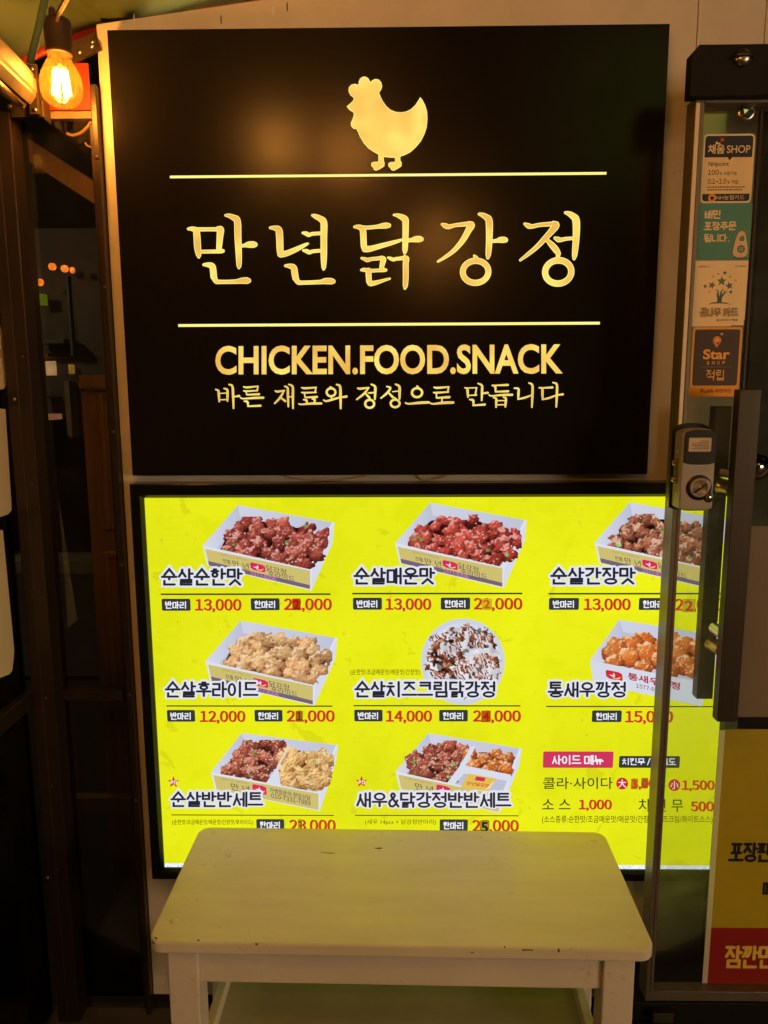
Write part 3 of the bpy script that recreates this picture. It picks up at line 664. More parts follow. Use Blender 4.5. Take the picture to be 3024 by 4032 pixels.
O = [(FX0, FZ1), (FX1, FZ1), (FX1, FZ0), (FX0, FZ0)]; I = [(MX0, MZ1), (MX1, MZ1), (MX1, MZ0), (MX0, MZ0)]
for a in range(4):
    b = (a+1) % 4; fbar(O[a], O[b], I[a], I[b])
zs = at(640, 3400, 0).z
bm = bmesh.new(); b_box(bm, MX0, MX1, .001, .0015, zs, MZ1); from_bm('menu_sheet', bm, M['menu_film'], menu)
bm = bmesh.new(); b_box(bm, MX0, MX1, .001, .0016, MZ0, zs-.0003); from_bm('light_strip', bm, M['led_strip'], menu)
PY = .001
WHITE = sr(236, 238, 246); DARK = sr(38, 38, 48); TAGC = sr(52, 54, 58); RED = sr(205, 52, 36); OLIVE = sr(62, 58, 20)
def title(t, q, aspect=None, gap=.13):
    s = Sheet(PY, .0009)
    s.pen(t, q, sr(222, 224, 238), .152, gap=gap, grow=.26); s.pen(t, q, sr(228, 229, 242), .152, gap=gap, grow=.2)
    s.pen(t, q, DARK, .152, gap=gap); return s.build('dish_name', 'menu_ink', menu)
def rule(u0, u1, v):
    s = Sheet(PY, .0006); s.rect(u0, v-2.9, u1, v+2.9, OLIVE); s.build('rule_line', 'menu_ink', menu)
def ptag(t, u0, v0, u1, v1, col=TAGC):
    s = Sheet(PY, .0006); s.rect(u0, v0, u1, v1, col, .0032)
    pw, ph = (u1-u0), (v1-v0)
    s.pen(t, (u0+pw*.115, v0+ph*.2, u1-pw*.13, v1-ph*.16), WHITE, .17, gap=.14); return s.build('price_tag', 'menu_ink', menu)
def price(t, q, col=RED, bold=.018):
    s = Sheet(PY, .0006)
    for d in (-2, -.7, .7, 2): s.text(t, (q[0]+d, q[1]+d*.3, q[2]+d, q[3]+d*.3), col, bold)
    return s.build('price', 'menu_ink', menu)
def patch(u0, v0, u1, v1, digit, dark=sr(150, 92, 20), ink=sr(176, 30, 14)):
    s = Sheet(PY, .0012); s.rect(u0, v0, u1, v1, dark); s.rect(u0+3, v0+3, u1-4, v1-4, tuple(c*1.25 for c in dark[:3])+(1,))
    w_, h_ = u1-u0, v1-v0; s.text(digit, (u0+w_*.14, v0+h_*.10, u1-w_*.12, v1-h_*.08), ink, .03); s.build('price_patch', 'menu_ink', menu)
def zz(u0, v0, k=1.9518): return lambda x, y: (u0+x/k, v0+y/k)
def bx(f, x0, y0, x1, y1): a = f(x0, y0); b = f(x1, y1); return (a[0], a[1], b[0], b[1])

# ---- printed food, drawn as coloured ink dots (a fine mesh)
rng = np.random.default_rng(3)
def fbm(h, w_, octv=((6, 1), (12, .6), (24, .4), (48, .25)), seed=0):
    r = np.random.default_rng(seed); o = np.zeros((h, w_))
    for n, a in octv:
        gx = r.standard_normal((int(n*h/max(h, w_))+3, int(n*w_/max(h, w_))+3))
        yy = np.linspace(0, gx.shape[0]-1.001, h); xx = np.linspace(0, gx.shape[1]-1.001, w_)
        y0 = yy.astype(int); x0 = xx.astype(int); fy = (yy-y0)[:, None]; fx = (xx-x0)[None]; fy = fy*fy*(3-2*fy); fx = fx*fx*(3-2*fx)
        o += a*(gx[y0][:, x0]*(1-fy)*(1-fx)+gx[y0+1][:, x0]*fy*(1-fx)+gx[y0][:, x0+1]*(1-fy)*fx+gx[y0+1][:, x0+1]*fy*fx)
    return o
def inpoly(px, py, poly):
    r = np.zeros(px.shape, bool); n = len(poly)
    for i in range(n):
        (x0, y0), (x1, y1) = poly[i], poly[(i+1) % n]
        c = ((y0 > py) != (y1 > py)) & (px < (x1-x0)*(py-y0)/(y1-y0+1e-9)+x0); r ^= c
    return r
STY = {'red': ((174, 76, 62), (232, 176, 164), (78, 28, 24)), 'hot': ((186, 68, 56), (240, 174, 164), (82, 24, 20)), 'soy': ((164, 96, 68), (230, 186, 160), (66, 34, 24)),
       'fried': ((224, 176, 120), (246, 220, 182), (142, 90, 54)), 'shrimp': ((208, 112, 46), (248, 212, 168), (128, 52, 20)), 'gold': ((226, 180, 114), (248, 222, 164), (150, 98, 52)), 'glaze': ((168, 82, 62), (230, 172, 148), (76, 30, 24)),
       'cream': ((150, 82, 54), (220, 180, 160), (66, 34, 22))}
def food(sheet, poly, style, size=29, seed=1, step=2.2, seeds=60, greens=4, aspect=.82, rough=1.0):
    r = np.random.default_rng(seed); P = np.array(poly); x0, y0 = P.min(0)-14; x1, y1 = P.max(0)+10
    xs = np.arange(x0, x1, step); ys = np.arange(y0, y1, step); Xg, Yg = np.meshgrid(xs, ys); h, w_ = Xg.shape
    base, hi, lo = [np.array(c, float) for c in STY[style]]
    n1 = fbm(h, w_, ((14, .7), (30, .8), (60, .7)), seed); gy, gx = np.gradient(n1)
    big = fbm(h, w_, ((5, 1), (10, .6)), seed+9)
    img = np.zeros((h, w_, 3)); mask = inpoly(Xg, Yg, poly); img[:] = lo*.7+8*n1[..., None]
    C = []
    for _ in range(4000):
        c = r.uniform(P.min(0), P.max(0))
        if inpoly(c[:1], c[1:], poly)[0] and all((c[0]-d[0])**2+((c[1]-d[1])*1.25)**2 > (size*1.2)**2 for d in C): C.append(c)
    C.sort(key=lambda c: c[1])
    for c in C:
        rx = size*r.uniform(.82, 1.2); ry = rx*aspect*r.uniform(.85, 1.15); th = r.uniform(-.8, .8); ph = r.uniform(0, 6.28, 4)
        dx = Xg-c[0]; dy = Yg-c[1]; a = dx*math.cos(th)+dy*math.sin(th); b = -dx*math.sin(th)+dy*math.cos(th)
        ang = np.arctan2(b, a); bd = 1+rough*(.13*np.sin(2*ang+ph[0])+.11*np.sin(3*ang+ph[1])+.09*np.sin(5*ang+ph[2])+.07*np.sin(8*ang+ph[3]))+.07*rough*n1
        d = np.sqrt((a/rx)**2+(b/ry)**2)/bd; k = d < 1
        hh = np.sqrt(np.clip(1-d*d, 0, 1)); nx = dx/rx*.8-gx*.75*rough; ny = dy/ry*.8-gy*.75*rough; nz = hh+.35
        ln = np.sqrt(nx*nx+ny*ny+nz*nz); l = np.clip((-.35*nx-.62*ny+.70*nz)/ln, 0, 1)
        tone = base*r.uniform(.88, 1.12)+np.array([8, 10, 6])*r.uniform(-1, 1)
        col = lo+(tone-lo)*(np.clip(l*1.25, 0, 1.15)[..., None]*(.35+.65*hh[..., None]))
        col = col+(big*9*rough)[..., None]*np.array([1, .8, .6])
        sp = np.clip((-.45*nx-.75*ny+.5*nz)/ln+.12*n1, 0, 1)**6
        col = col+(hi-col)*(np.clip(sp*1.0, 0, .85))[..., None]
        img[k] = col[k]; mask |= k & (Yg < c[1]+ry*2)
    for _ in range(seeds):
        c = C[r.integers(len(C))]+r.normal(0, size*.4, 2); t = r.uniform(0, 3.14)
        a = (Xg-c[0])*math.cos(t)+(Yg-c[1])*math.sin(t); b = -(Xg-c[0])*math.sin(t)+(Yg-c[1])*math.cos(t)
        img[((a/3.4)**2+(b/2.2)**2 < 1) & mask] = np.array([238, 214, 190])*r.uniform(.8, 1.02)
    for _ in range(greens):
        c = C[r.integers(len(C))]+r.normal(0, size*.3, 2); k = (((Xg-c[0])/8)**2+((Yg-c[1])/6)**2 < 1+.5*n1) & mask
        img[k] = (np.array([96, 150, 70])+30*n1[..., None])[k]
    return Xg, Yg, img, mask
def ink_grid(sheet, Xg, Yg, img, mask):
    h, w_ = Xg.shape; sheet.k += .0001
    d = np.array([ray(u, v)[:] for u, v in zip(Xg.ravel(), Yg.ravel())]); t = (sheet.Y-CAM.y)/d[:, 1]
    W = np.array(CAM[:])[None]+d*t[:, None]
    c = np.clip(img, 0, 255)/255; c = np.where(c <= .04045, c/12.92, ((c+.055)/1.055)**2.4).reshape(-1, 3)
    q = mask[:-1, :-1] & mask[1:, :-1] & mask[:-1, 1:] & mask[1:, 1:]; i = np.arange(h*w_).reshape(h, w_)
    F = np.stack([i[:-1, :-1][q], i[:-1, 1:][q], i[1:, 1:][q], i[1:, :-1][q]], 1)
    use = np.unique(F); mp = np.full(h*w_, -1); mp[use] = np.arange(len(use)); b = len(sheet.V); y = sheet.Y-sheet.k
    sheet.V += [(W[k, 0], y, W[k, 2]) for k in use]; sheet.C += [(*c[k], 1.0) for k in use]; sheet.F += (mp[F]+b).tolist()
    sheet.k += .0001
def soft(sheet, poly, c0, c1):
    """printed gradient across a polygon, first vertices in c0, others interpolated along x"""
    P = np.array(sheet.px(poly)); t = (P[:, 0]-P[:, 0].min())/(np.ptp(P[:, 0])+1e-9)
    cols = [tuple(np.array(c0)*(1-a)+np.array(c1)*a) for a in t]; sheet.raw(P, [list(range(len(P)))], cols)
LAV, LAVW, RIM = sr(188, 192, 214), sr(214, 217, 232), sr(226, 229, 242)
LABEL, BAND, INK = sr(206, 190, 112), sr(118, 98, 118), sr(96, 84, 74)
def take_box(f, style, k, seed, label, food_poly=None, text=True, size=33):
    """k: dict of corner pixels BL BR FR FL FLb FRb BRb in the zoomed frame f"""
    s = Sheet(PY, .0003); c = {a: f(*p) for a, p in k.items()}
    def mixp(a, b, t): return (a[0]+(b[0]-a[0])*t, a[1]+(b[1]-a[1])*t)
    s.poly([c['BL'], c['BR'], c['FR'], c['FL']], LAV)
    floorL = mixp(c['FL'], c['BL'], .12); 
    soft(s, [c['BL'], c['FL'], mixp(c['FL'], c['FR'], .13), mixp(mixp(c['BL'], c['FL'], .16), c['FR'], .1)], LAVW, LAV)
    soft(s, [c['BL'], c['BR'], mixp(c['BR'], c['FR'], .34), mixp(mixp(c['BL'], c['FL'], .16), c['FR'], .1)], sr(206, 210, 226), sr(192, 195, 216))
    s.poly([c['BR'], c['BRb'], c['FRb'], c['FR']], sr(214, 217, 234)); s.poly([mixp(c['BR'], c['FR'], .0), mixp(c['BR'], c['FR'], 1), mixp(c['FR'], c['FL'], .03), mixp(c['BR'], c['BL'], .025)], sr(222, 224, 240))
    if food_poly is None:
        food_poly = [(610, 470), (640, 410), (690, 310), (760, 250), (850, 230), (1000, 245), (1100, 240), (1200, 285), (1300, 300), (1330, 355), (1440, 345), (1420, 420), (1370, 500), (1320, 560), (1290, 600), (1180, 570), (1000, 540), (850, 505), (700, 480)]
    if not isinstance(food_poly[0][0], str): food_poly = [(style, food_poly)]
    for n, (sty, fp) in enumerate(food_poly):
        ink_grid(s, *food(s, [f(*p) for p in fp], sty, size, seed+n*7, seeds=0 if sty in ('fried', 'gold') else 40, greens=0 if sty in ('fried', 'gold', 'shrimp') else 4, rough=.7 if sty == 'shrimp' else 1.0))
    return s, c, mixp
def front(s, c, mixp, band=True, label=LABEL, face=sr(222, 224, 236)):
    s.poly([c['FL'], c['FR'], c['FRb'], c['FLb']], face)
    def fp(a, b): return mixp(mixp(c['FL'], c['FR'], a), mixp(c['FLb'], c['FRb'], a), b)
    if label: s.poly([fp(.018, .15), fp(.982, .06), fp(.985, .95), fp(.018, .97)], label)
    if band: s.poly([fp(.018, .74), fp(.985, .76), fp(.985, .95), fp(.018, .97)], BAND)
    return fp
def qd(fp, a0, b0, a1, b1): return [fp(a0, b0), fp(a1, b0), fp(a1, b1), fp(a0, b1)]
def logo(s, fp, a0, b0, a1, b1, col=sr(214, 40, 92)):
    e = .03
    P = [fp(a0+e*.4, b0), fp(a1-e, b0), fp(a1, b0+.06), fp(a1, b1-.06), fp(a1-e*.4, b1), fp(a0+e, b1), fp(a0, b1-.08), fp(a0, b0+.08)]
    s.poly(P, col); w_ = a1-a0; h_ = b1-b0
    s.poly([fp(a0+w_*.18, b0+h_*.52), fp(a0+w_*.42, b0+h_*.48), fp(a0+w_*.50, b0+h_*.18), fp(a0+w_*.56, b0+h_*.5), fp(a0+w_*.5, b0+h_*.7), fp(a0+w_*.36, b0+h_*.66)], sr(240, 226, 232))
    s.poly([fp(a0+w_*.36, b0+h_*.7), fp(a0+w_*.6, b0+h_*.8), fp(a0+w_*.9, b0+h_*.5), fp(a0+w_*.8, b0+h_*.78), fp(a0+w_*.6, b0+h_*.92), fp(a0+w_*.42, b0+h_*.86)], sr(240, 200, 120))
KA = dict(BL=(755, 115), BR=(1497, 250), FR=(1325, 612), FL=(485, 425), FLb=(520, 580), FRb=(1320, 770), BRb=(1480, 410))
def std_front(s, c, mixp):
    fp = front(s, c, mixp)
    s.text('닭강정의 진수!! 전통의 손맛!!', qd(fp, .15, .20, .40, .30), sr(150, 134, 92)); s.text('전통', qd(fp, .165, .44, .24, .66), INK, .008)
    s.text('만 년', qd(fp, .255, .40, .41, .72), INK, .004); logo(s, fp, .425, .30, .565, .66); s.text('닭강정', qd(fp, .575, .26, .76, .55), INK, .004)
    s.text('후라이드', qd(fp, .59, .50, .84, .78), INK, .004); s.text('1577-8356', qd(fp, .42, .74, .66, .94), sr(214, 130, 190), .02); return fp
F1, F2, F3 = zz(550, 1930), zz(1300, 1930), zz(2100, 1930); F4, F5, F6 = zz(550, 2400), zz(1300, 2400), zz(2100, 2400); F7, F8, F9 = zz(550, 2850), zz(1300, 2850), zz(2100, 2850)
for f, off, sty, sd, lab in ((F1, (0, 0), 'red', 11, 'picture of a box of dark red glazed chicken'), (F2, (14, -18), 'hot', 21, 'picture of a box of bright red spicy chicken with green onion'),
                             (F3, (-14, -22), 'soy', 31, 'picture of a box of brown soy glazed chicken'), (F4, (22, -30), 'fried', 41, 'picture of a box of pale golden fried chicken')):
    ff = (lambda f, o: lambda x, y: f(x+o[0], y+o[1]))(f, off)
    s, c, mp = take_box(ff, sty, KA, sd, lab); std_front(s, c, mp); s.build('dish_picture', 'menu_ink', menu, lab)
# shrimp box
KE = dict(BL=(660, 78), BR=(1420, 200), FR=(1300, 560), FL=(435, 390), FLb=(460, 560), FRb=(1290, 745), BRb=(1400, 420))
s, c, mp = take_box(F6, 'shrimp', KE, 51, '', [(550, 400), (580, 290), (700, 210), (850, 200), (950, 260), (1000, 220), (1120, 220), (1180, 270), (1290, 250), (1320, 380), (1250, 510), (1100, 490), (900, 455), (700, 440)], size=46)
fp = front(s, c, mp, False, None, sr(212, 217, 232)); logo(s, fp, .13, .28, .28, .66, sr(206, 44, 52)); s.text('통새우깡정', qd(fp, .33, .20, .80, .52), sr(178, 44, 70), .03); s.text('1577-8356', qd(fp, .40, .62, .66, .80), sr(150, 70, 88), .02)
s.build('dish_picture', 'menu_ink', menu, 'picture of a white box of orange glazed shrimp')
# half and half box
KG = dict(BL=(785, 70), BR=(1525, 165), FR=(1390, 530), FL=(548, 370), FLb=(580, 505), FRb=(1385, 670), BRb=(1505, 300))
s, c, mp = take_box(F7, 'glaze', KG, 61, '', [('glaze', [(650, 380), (690, 280), (760, 220), (830, 160), (930, 150), (1040, 150), (1110, 190), (1070, 290), (1000, 380), (960, 440), (850, 410)]),
                                               ('gold', [(1065, 330), (1130, 205), (1210, 200), (1330, 215), (1450, 225), (1475, 280), (1440, 400), (1390, 490), (1270, 495), (1080, 460)])])
s.poly([F7(1128, 190), F7(1140, 190), F7(1065, 340), F7(1085, 480), F7(970, 455), F7(1050, 340)], sr(216, 220, 234))
fp = front(s, c, mp, False); s.text('닭강정의 진수!! 전통의 손맛!!', qd(fp, .08, .20, .33, .32), sr(150, 134, 92)); s.text('만 년', qd(fp, .165, .40, .34, .80), INK, .004); logo(s, fp, .37, .22, .50, .70)
s.text('가맹점문의·창업상담', qd(fp, .53, .24, .91, .52), INK, .012); s.text('010-7331-7989', qd(fp, .54, .54, .91, .80), INK, .02)
s.build('dish_picture', 'menu_ink', menu, 'picture of a divided box with glazed and plain fried chicken halves')
KH = dict(BL=(755, 72), BR=(1472, 190), FR=(1345, 545), FL=(503, 365), FLb=(535, 500), FRb=(1300, 685), BRb=(1450, 330))
s, c, mp = take_box(F8, 'glaze', KH, 71, '', [('glaze', [(600, 380), (640, 280), (720, 220), (770, 165), (880, 155), (1000, 160), (1050, 200), (1010, 290), (950, 380), (900, 450), (790, 420)]),
                                               ('shrimp', [(1045, 330), (1065, 240), (1150, 215), (1260, 220), (1380, 250), (1415, 290), (1370, 380), (1230, 385), (1130, 370)])])
s.poly([F8(1080, 175), F8(1120, 170), F8(1040, 320), F8(1390, 390), F8(1380, 440), F8(1030, 380), F8(950, 470), F8(890, 465), F8(990, 330)], sr(216, 220, 234))
fp = front(s, c, mp, False); s.text('닭강정의 진수!! 전통의 손맛!!', qd(fp, .08, .20, .33, .32), sr(150, 134, 92)); s.text('만 년', qd(fp, .165, .40, .34, .80), INK, .004); logo(s, fp, .37, .22, .50, .70)
s.poly([F8(1060, 380), F8(1280, 420), F8(1215, 515), F8(1000, 490)], sr(226, 190, 84)); s.poly([F8(1120, 402), F8(1195, 412), F8(1183, 442), F8(1112, 432)], sr(206, 40, 86)); s.text('만년닭강정', [F8(1055, 440), F8(1225, 462), F8(1215, 490), F8(1048, 466)], sr(206, 60, 40), .02)
s.poly([F8(1255, 440), F8(1270, 425), F8(1225, 495), F8(1190, 505)], sr(240, 228, 190))
s.build('dish_picture', 'menu_ink', menu, 'picture of a divided box with glazed chicken, shrimp and a sauce packet')
# plate with cream drizzle
s = Sheet(PY, .0003); cx, cy = F5(1020, 400); R_ = 322/1.9518
s.poly([(cx+R_*math.cos(a), cy+R_*1.03*math.sin(a)) for a in np.linspace(0, 2*math.pi, 64, endpoint=False)], sr(206, 210, 224))
s.poly([(cx+R_*.9*math.cos(a), cy+R_*.93*math.sin(a)) for a in np.linspace(0, 2*math.pi, 64, endpoint=False)], sr(214, 217, 232))
blob = [F5(*p) for p in [(740, 430), (770, 380), (790, 260), (860, 180), (960, 160), (1050, 115), (1180, 170), (1240, 220), (1280, 310), (1310, 460), (1260, 530), (1150, 540), (1040, 680), (1000, 600), (860, 540), (780, 520)]]
Xg, Yg, img, mask = food(s, blob, 'cream', 24, 81, seeds=0, greens=0)
nn = fbm(*Xg.shape, ((8, 1), (20, .7), (50, .4)), 5); q1 = (Xg*.87-Yg*.5+8*nn)
st = (np.sin(q1*.36) > .25) & (fbm(*Xg.shape, ((7, 1), (16, .6)), 8) > -.55); img[st & mask] = (np.array([222, 218, 224])+12*nn[..., None])[st & mask]
blobs = fbm(*Xg.shape, ((9, 1), (18, .4)), 12) > .62; img[blobs & mask] = (np.array([216, 214, 220])+14*nn[..., None])[blobs & mask]
dk = (fbm(*Xg.shape, ((12, 1), (26, .6)), 15) < -1.0); img[dk & mask] *= .55
ink_grid(s, Xg, Yg, img, mask); s.build('dish_picture', 'menu_ink', menu, 'picture of a round plate of chicken striped with white cream sauce')

# ---- dish names, rules, prices
title('순살순한맛', bx(F1, 165, 597, 795, 732)); title('순살매운맛', bx(F2, 178, 592, 808, 724)); title('순살간장맛', bx(F3, 128, 590, 786, 724))
title('순살후라이드', bx(F4, 195, 548, 915, 674)); title('순살치즈크림닭강정', bx(F5, 186, 545, 1275, 672)); title('통새우깡정', bx(F6, 108, 550, 716, 674))
title('순살반반세트', bx(F7, 238, 515, 952, 636)); title('새우&닭강정반반세트', bx(F8, 196, 518, 1392, 640))
for f, a, b, v in ((F1, 163, 1467, 799), (F2, 170, 1476, 794), (F3, 118, 1660, 795), (F4, 205, 1480, 741), (F5, 180, 1462, 739), (F6, 98, 1660, 745), (F7, 244, 1492, 701), (F8, 190, 1446, 704)):
    rule(f(a, 0)[0], f(b, 0)[0], f(0, v)[1])
for f, t1, t2, p1, p2, n1, n2 in ((F1, (168, 834, 393, 926), (853, 830, 1077, 922), (430, 836, 780, 938), (1112, 832, 1474, 934), '13,000', '22,000'),
                                  (F2, (175, 826, 398, 918), (850, 825, 1075, 917), (428, 832, 774, 932), (1106, 828, 1474, 930), '13,000', '21,000'),
                                  (F3, (121, 828, 348, 919), (813, 828, 1037, 920), (390, 832, 744, 934), (1090, 834, 1460, 938), '13,000', '22,000'),
                                  (F4, (209, 771, 428, 861), (882, 770, 1099, 860), (466, 778, 810, 876), (1132, 774, 1496, 874), '12,000', '21,000'),
                                  (F5, (185, 769, 403, 859), (838, 770, 1057, 859), (432, 776, 780, 874), (1100, 774, 1462, 874), '14,000', '24,000')):
    ptag('반마리', *bx(f, *t1)); ptag('한마리', *bx(f, *t2)); price(n1, bx(f, *p1)); price(n2, bx(f, *p2))
ptag('한마리', *bx(F6, 452, 774, 676, 864)); price('15,000', bx(F6, 708, 778, 1070, 880))
ptag('한마리', *bx(F7, 896, 731, 1112, 822)); price('23,000', bx(F7, 1152, 736, 1504, 838)); ptag('한마리', *bx(F8, 842, 733, 1057, 824)); price('25,000', bx(F8, 1094, 738, 1446, 840))
patch(*bx(F1, 1172, 832, 1238, 921), '2', sr(160, 60, 14), sr(176, 20, 10)); patch(*bx(F2, 1166, 834, 1240, 912), '2', sr(184, 168, 30), sr(214, 84, 20)); patch(*bx(F3, 1148, 836, 1240, 936), '2', sr(176, 160, 34), sr(190, 66, 24))
patch(*bx(F4, 1198, 778, 1254, 856), '1', sr(150, 92, 18), sr(110, 40, 10)); patch(*bx(F5, 1162, 775, 1232, 864), '4', sr(156, 86, 18), sr(190, 24, 12)); patch(*bx(F7, 1216, 732, 1250, 830), '3', sr(170, 140, 30), sr(120, 80, 20)); patch(*bx(F8, 1150, 742, 1222, 840), '5', sr(150, 128, 44), sr(24, 20, 16))
def small(t, q, col=OLIVE, bold=.005): s = Sheet(PY, .0006); s.text(t, q, col, bold); s.build('small_print', 'menu_ink', menu)
small('(순한맛/조금매운맛/매운맛/간장맛)', bx(F5, 156, 458, 692, 508)); small('(순한맛/조금매운맛/매운맛/간장맛/후라이드)', bx(F7, 250, 734, 872, 780), OLIVE, .006); small('(새우 14pcs + 닭강정반마리)', bx(F8, 268, 733, 812, 778), sr(72, 66, 20), 0)
for f, (x, y) in ((F7, (260, 447)), (F8, (241, 445))):
    s = Sheet(PY, .0006); s.poly([f(x+(47 if k % 2 == 0 else 19)*math.sin(k*math.pi/5), y-(47 if k % 2 == 0 else 19)*math.cos(k*math.pi/5)) for k in range(10)], sr(206, 36, 36))
    s.pen('추천', bx(f, x-27, y-14, x+27, y+16), WHITE, .16, gap=.12); s.build('star_badge', 'menu_ink', menu)
s = Sheet(PY, .0006); s.rect(*bx(F9, 76, 211, 611, 338), sr(208, 52, 92), .003); s.pen('사이드 메뉴', bx(F9, 140, 238, 540, 314), WHITE, .16, gap=.13, space=.3); s.build('side_menu_tag', 'menu_ink', menu)
s = Sheet(PY, .0006); s.rect(*bx(F9, 660, 246, 1122, 338), sr(48, 54, 54), .003); s.pen('치킨무 / 을밀도', bx(F9, 680, 262, 1096, 316), WHITE, .15, gap=.13, space=.3); s.build('side_menu_tag', 'menu_ink', menu)
DG = sr(64, 62, 34)
small('콜라·사이다', bx(F9, 74, 410, 610, 500), DG, .008); small('소 스', bx(F9, 68, 578, 285, 656), DG, .008); small('치 킨 무', bx(F9, 808, 576, 1150, 676), DG, .008)
price('1,000', bx(F9, 352, 582, 600, 668)); price('500', bx(F9, 1212, 596, 1384, 672)); price('1,500', bx(F9, 1144, 434, 1390, 518)); price('3,000', bx(F9, 752, 420, 1000, 506))
small('(소스종류:순한맛/조금매운맛/매운맛/간장맛/치즈크림/화이트소스)', bx(F9, 66, 704, 1376, 768), OLIVE, .005)
for t, x, y in (('大', 682, 458), ('小', 1083, 470)):
    s = Sheet(PY, .0006); c = F9(x, y); s.poly([(c[0]+23.5*math.cos(a), c[1]+23.5*math.sin(a)) for a in np.linspace(0, 6.283, 28, endpoint=False)], sr(206, 40, 40)); s.text(t, bx(F9, x-32, y-32, x+32, y+32), WHITE, .012); s.build('size_badge', 'menu_ink', menu)
patch(*bx(F9, 752, 420, 798, 500), '3', sr(166, 116, 26), sr(206, 60, 24)); patch(*bx(F9, 830, 414, 878, 494), '0', sr(150, 100, 24), sr(190, 50, 20))
s = Sheet(PY, .0005)
r_ = random.Random(5)
for u, v in [(605, 2327), (1190, 1990), (1330, 1998), (1795, 1980), (688, 3283), (703, 3394), (770, 2120), (2290, 2003), (1440, 2510), (2310, 2895), (1560, 2560), (1445, 2290), (2040, 2285), (700, 2450)]:
    a = r_.uniform(0, 3); l = r_.uniform(2, 4); s.poly([(u-l*math.cos(a), v-l*math.sin(a)), (u+1.2, v-1), (u+l*math.cos(a), v+l*math.sin(a)), (u-1, v+1.4)], sr(96, 92, 20))
s.build('dead_insects', 'menu_ink', menu)['kind'] = 'stuff'

# ================================================================== GLASS DOOR
GY = -.12
door = thing('glass_door', 'framed glass shop door with a digital lock and long steel pull handles', 'door', (1.0, GY, .2))
SF, SB = -.145, -.100
sx0 = at(2740, 405, SF).x; sx1 = at(2774, 405, SF).x; ztop = at(2740, 378, SF).z; ztr = at(2790, 405, SF).z
zb0 = at(2537, 3942, SF).z; zb1 = at(2587, 3904, SF).z; XR = sx0+1.0
# stile: stepped profile
box('stile', sx0, sx1-.0005, SF, SB, zb0, ztop, M['door_frame'], door, .0012)
box('stile_bead', sx1-.006, sx1, SF-.0015, SF+.001, zb1, ztr, M['door_frame'], door, .0006)
zlk = at(2680, 1720, SF).z
box('stile_face', sx0+.0008, sx1-.0075, SF-.0012, SF+.001, zlk, ztr, M['pale_alloy'], door, .0006)  # paler material on the upper strip stands in for stronger light there
box('stile_face', sx0+.0008, sx1-.0075, SF-.0012, SF+.001, zb1, zlk-.001, M['door_frame'], door, .0006)  # darker below the lock: light falloff put into the colour
box('top_rail', sx1, XR, SF, SB, ztr, ztop-.0006, M['door_frame'], door, .0012)
box('bottom_rail', sx1, XR, SF, SB, zb0+.0006, zb1, M['door_frame'], door, .0012)
bm = bmesh.new(); b_box(bm, sx1, XR, GY, GY+.0005, zb1, ztr); from_bm('pane', bm, M['door_glass'], door)
xs_ = at(2985, 600, GY-.002).x; box('seal_strip', xs_, xs_+.005, GY-.004, GY-.001, at(2960, 1560, GY).z, ztr, M['brown_aluminium'], door, .0008)
# header box over the door with a clipped corner
HY = -.165
hx0 = at(2724, 250, HY).x; hz1 = at(2728, 175, HY).z; hz0 = at(2722, 378, HY).z
hd = thing('door_header', 'black boxed door header with a clipped corner and one dome screw', 'door header', (1.0, HY, hz0))
prism('header_box', [(hx0, hz0), (XR, hz0), (XR, hz1), (hx0+.012, hz1), (hx0, hz1-.013)], HY, HY+.028, M['matt_black'], hd, .001)
p = at(2922, 230, HY); k = lathe('dome_screw', [(.0145, 0), (.0145, .003), (.012, .008), (.007, .0105), (0, .0112)], p, (0, -1, 0), M['steel'], hd)
box('slot', p.x-.0155, p.x+.0155, p.y-.0118, p.y-.005, p.z-.0014, p.z+.0014, M['matt_black'], k, 0)
p = at(2938, 440, GY); k = lathe('glass_bolt', [(.0125, 0), (.0125, .004), (.009, .006), (.009, .009), (0, .0095)], p, (0, -1, 0), M['chrome'], door, 6, False)
lathe('washer', [(.017, 0), (.017, .002), (.0125, .003)], p, (0, -1, 0), M['steel'], k)
# pull handles: square bar outside and inside
HF, HB = -.205, -.181
hx = at(2913, 1540, HF).x; hx2 = at(3000, 1540, HF).x; hzt = at(2950, 1533, HF).z; hzb = at(2880, 2843, HF).z
hO = box('pull_handle', hx, hx2, HF, HB, hzb, hzt, M['brushed_steel'], door, .0015)
for zz_ in (hzt-.16, hzb+.16): lathe('standoff', [(.012, 0), (.012, .061)], (hx+.02, HB-.001, zz_), (0, 1, 0), M['chrome'], hO)
IF, IB = -.072, -.046
ix = at(2746, 2700, IF).x; ix2 = at(2810, 2700, IF).x; izb = at(2770, 2753, IF).z; izt = at(2860, 1600, IF).z
hI = box('pull_handle', ix, ix2, IF, IB, izb, izt, M['brushed_steel'], door, .0015)
for zz_ in (izt-.16, izb+.12): lathe('standoff', [(.015, 0), (.015, .004), (.011, .006), (.011, .047)], (ix2+.002-.012, IF+.001, zz_), (0, -1, 0), M['brass'], hI)
p = at(2980, 1838, GY-.004); lathe('handle_rose', [(.025, 0), (.025, .004), (.018, .006), (.018, .012), (0, .013)], p, (0, -1, 0), M['chrome'], door)
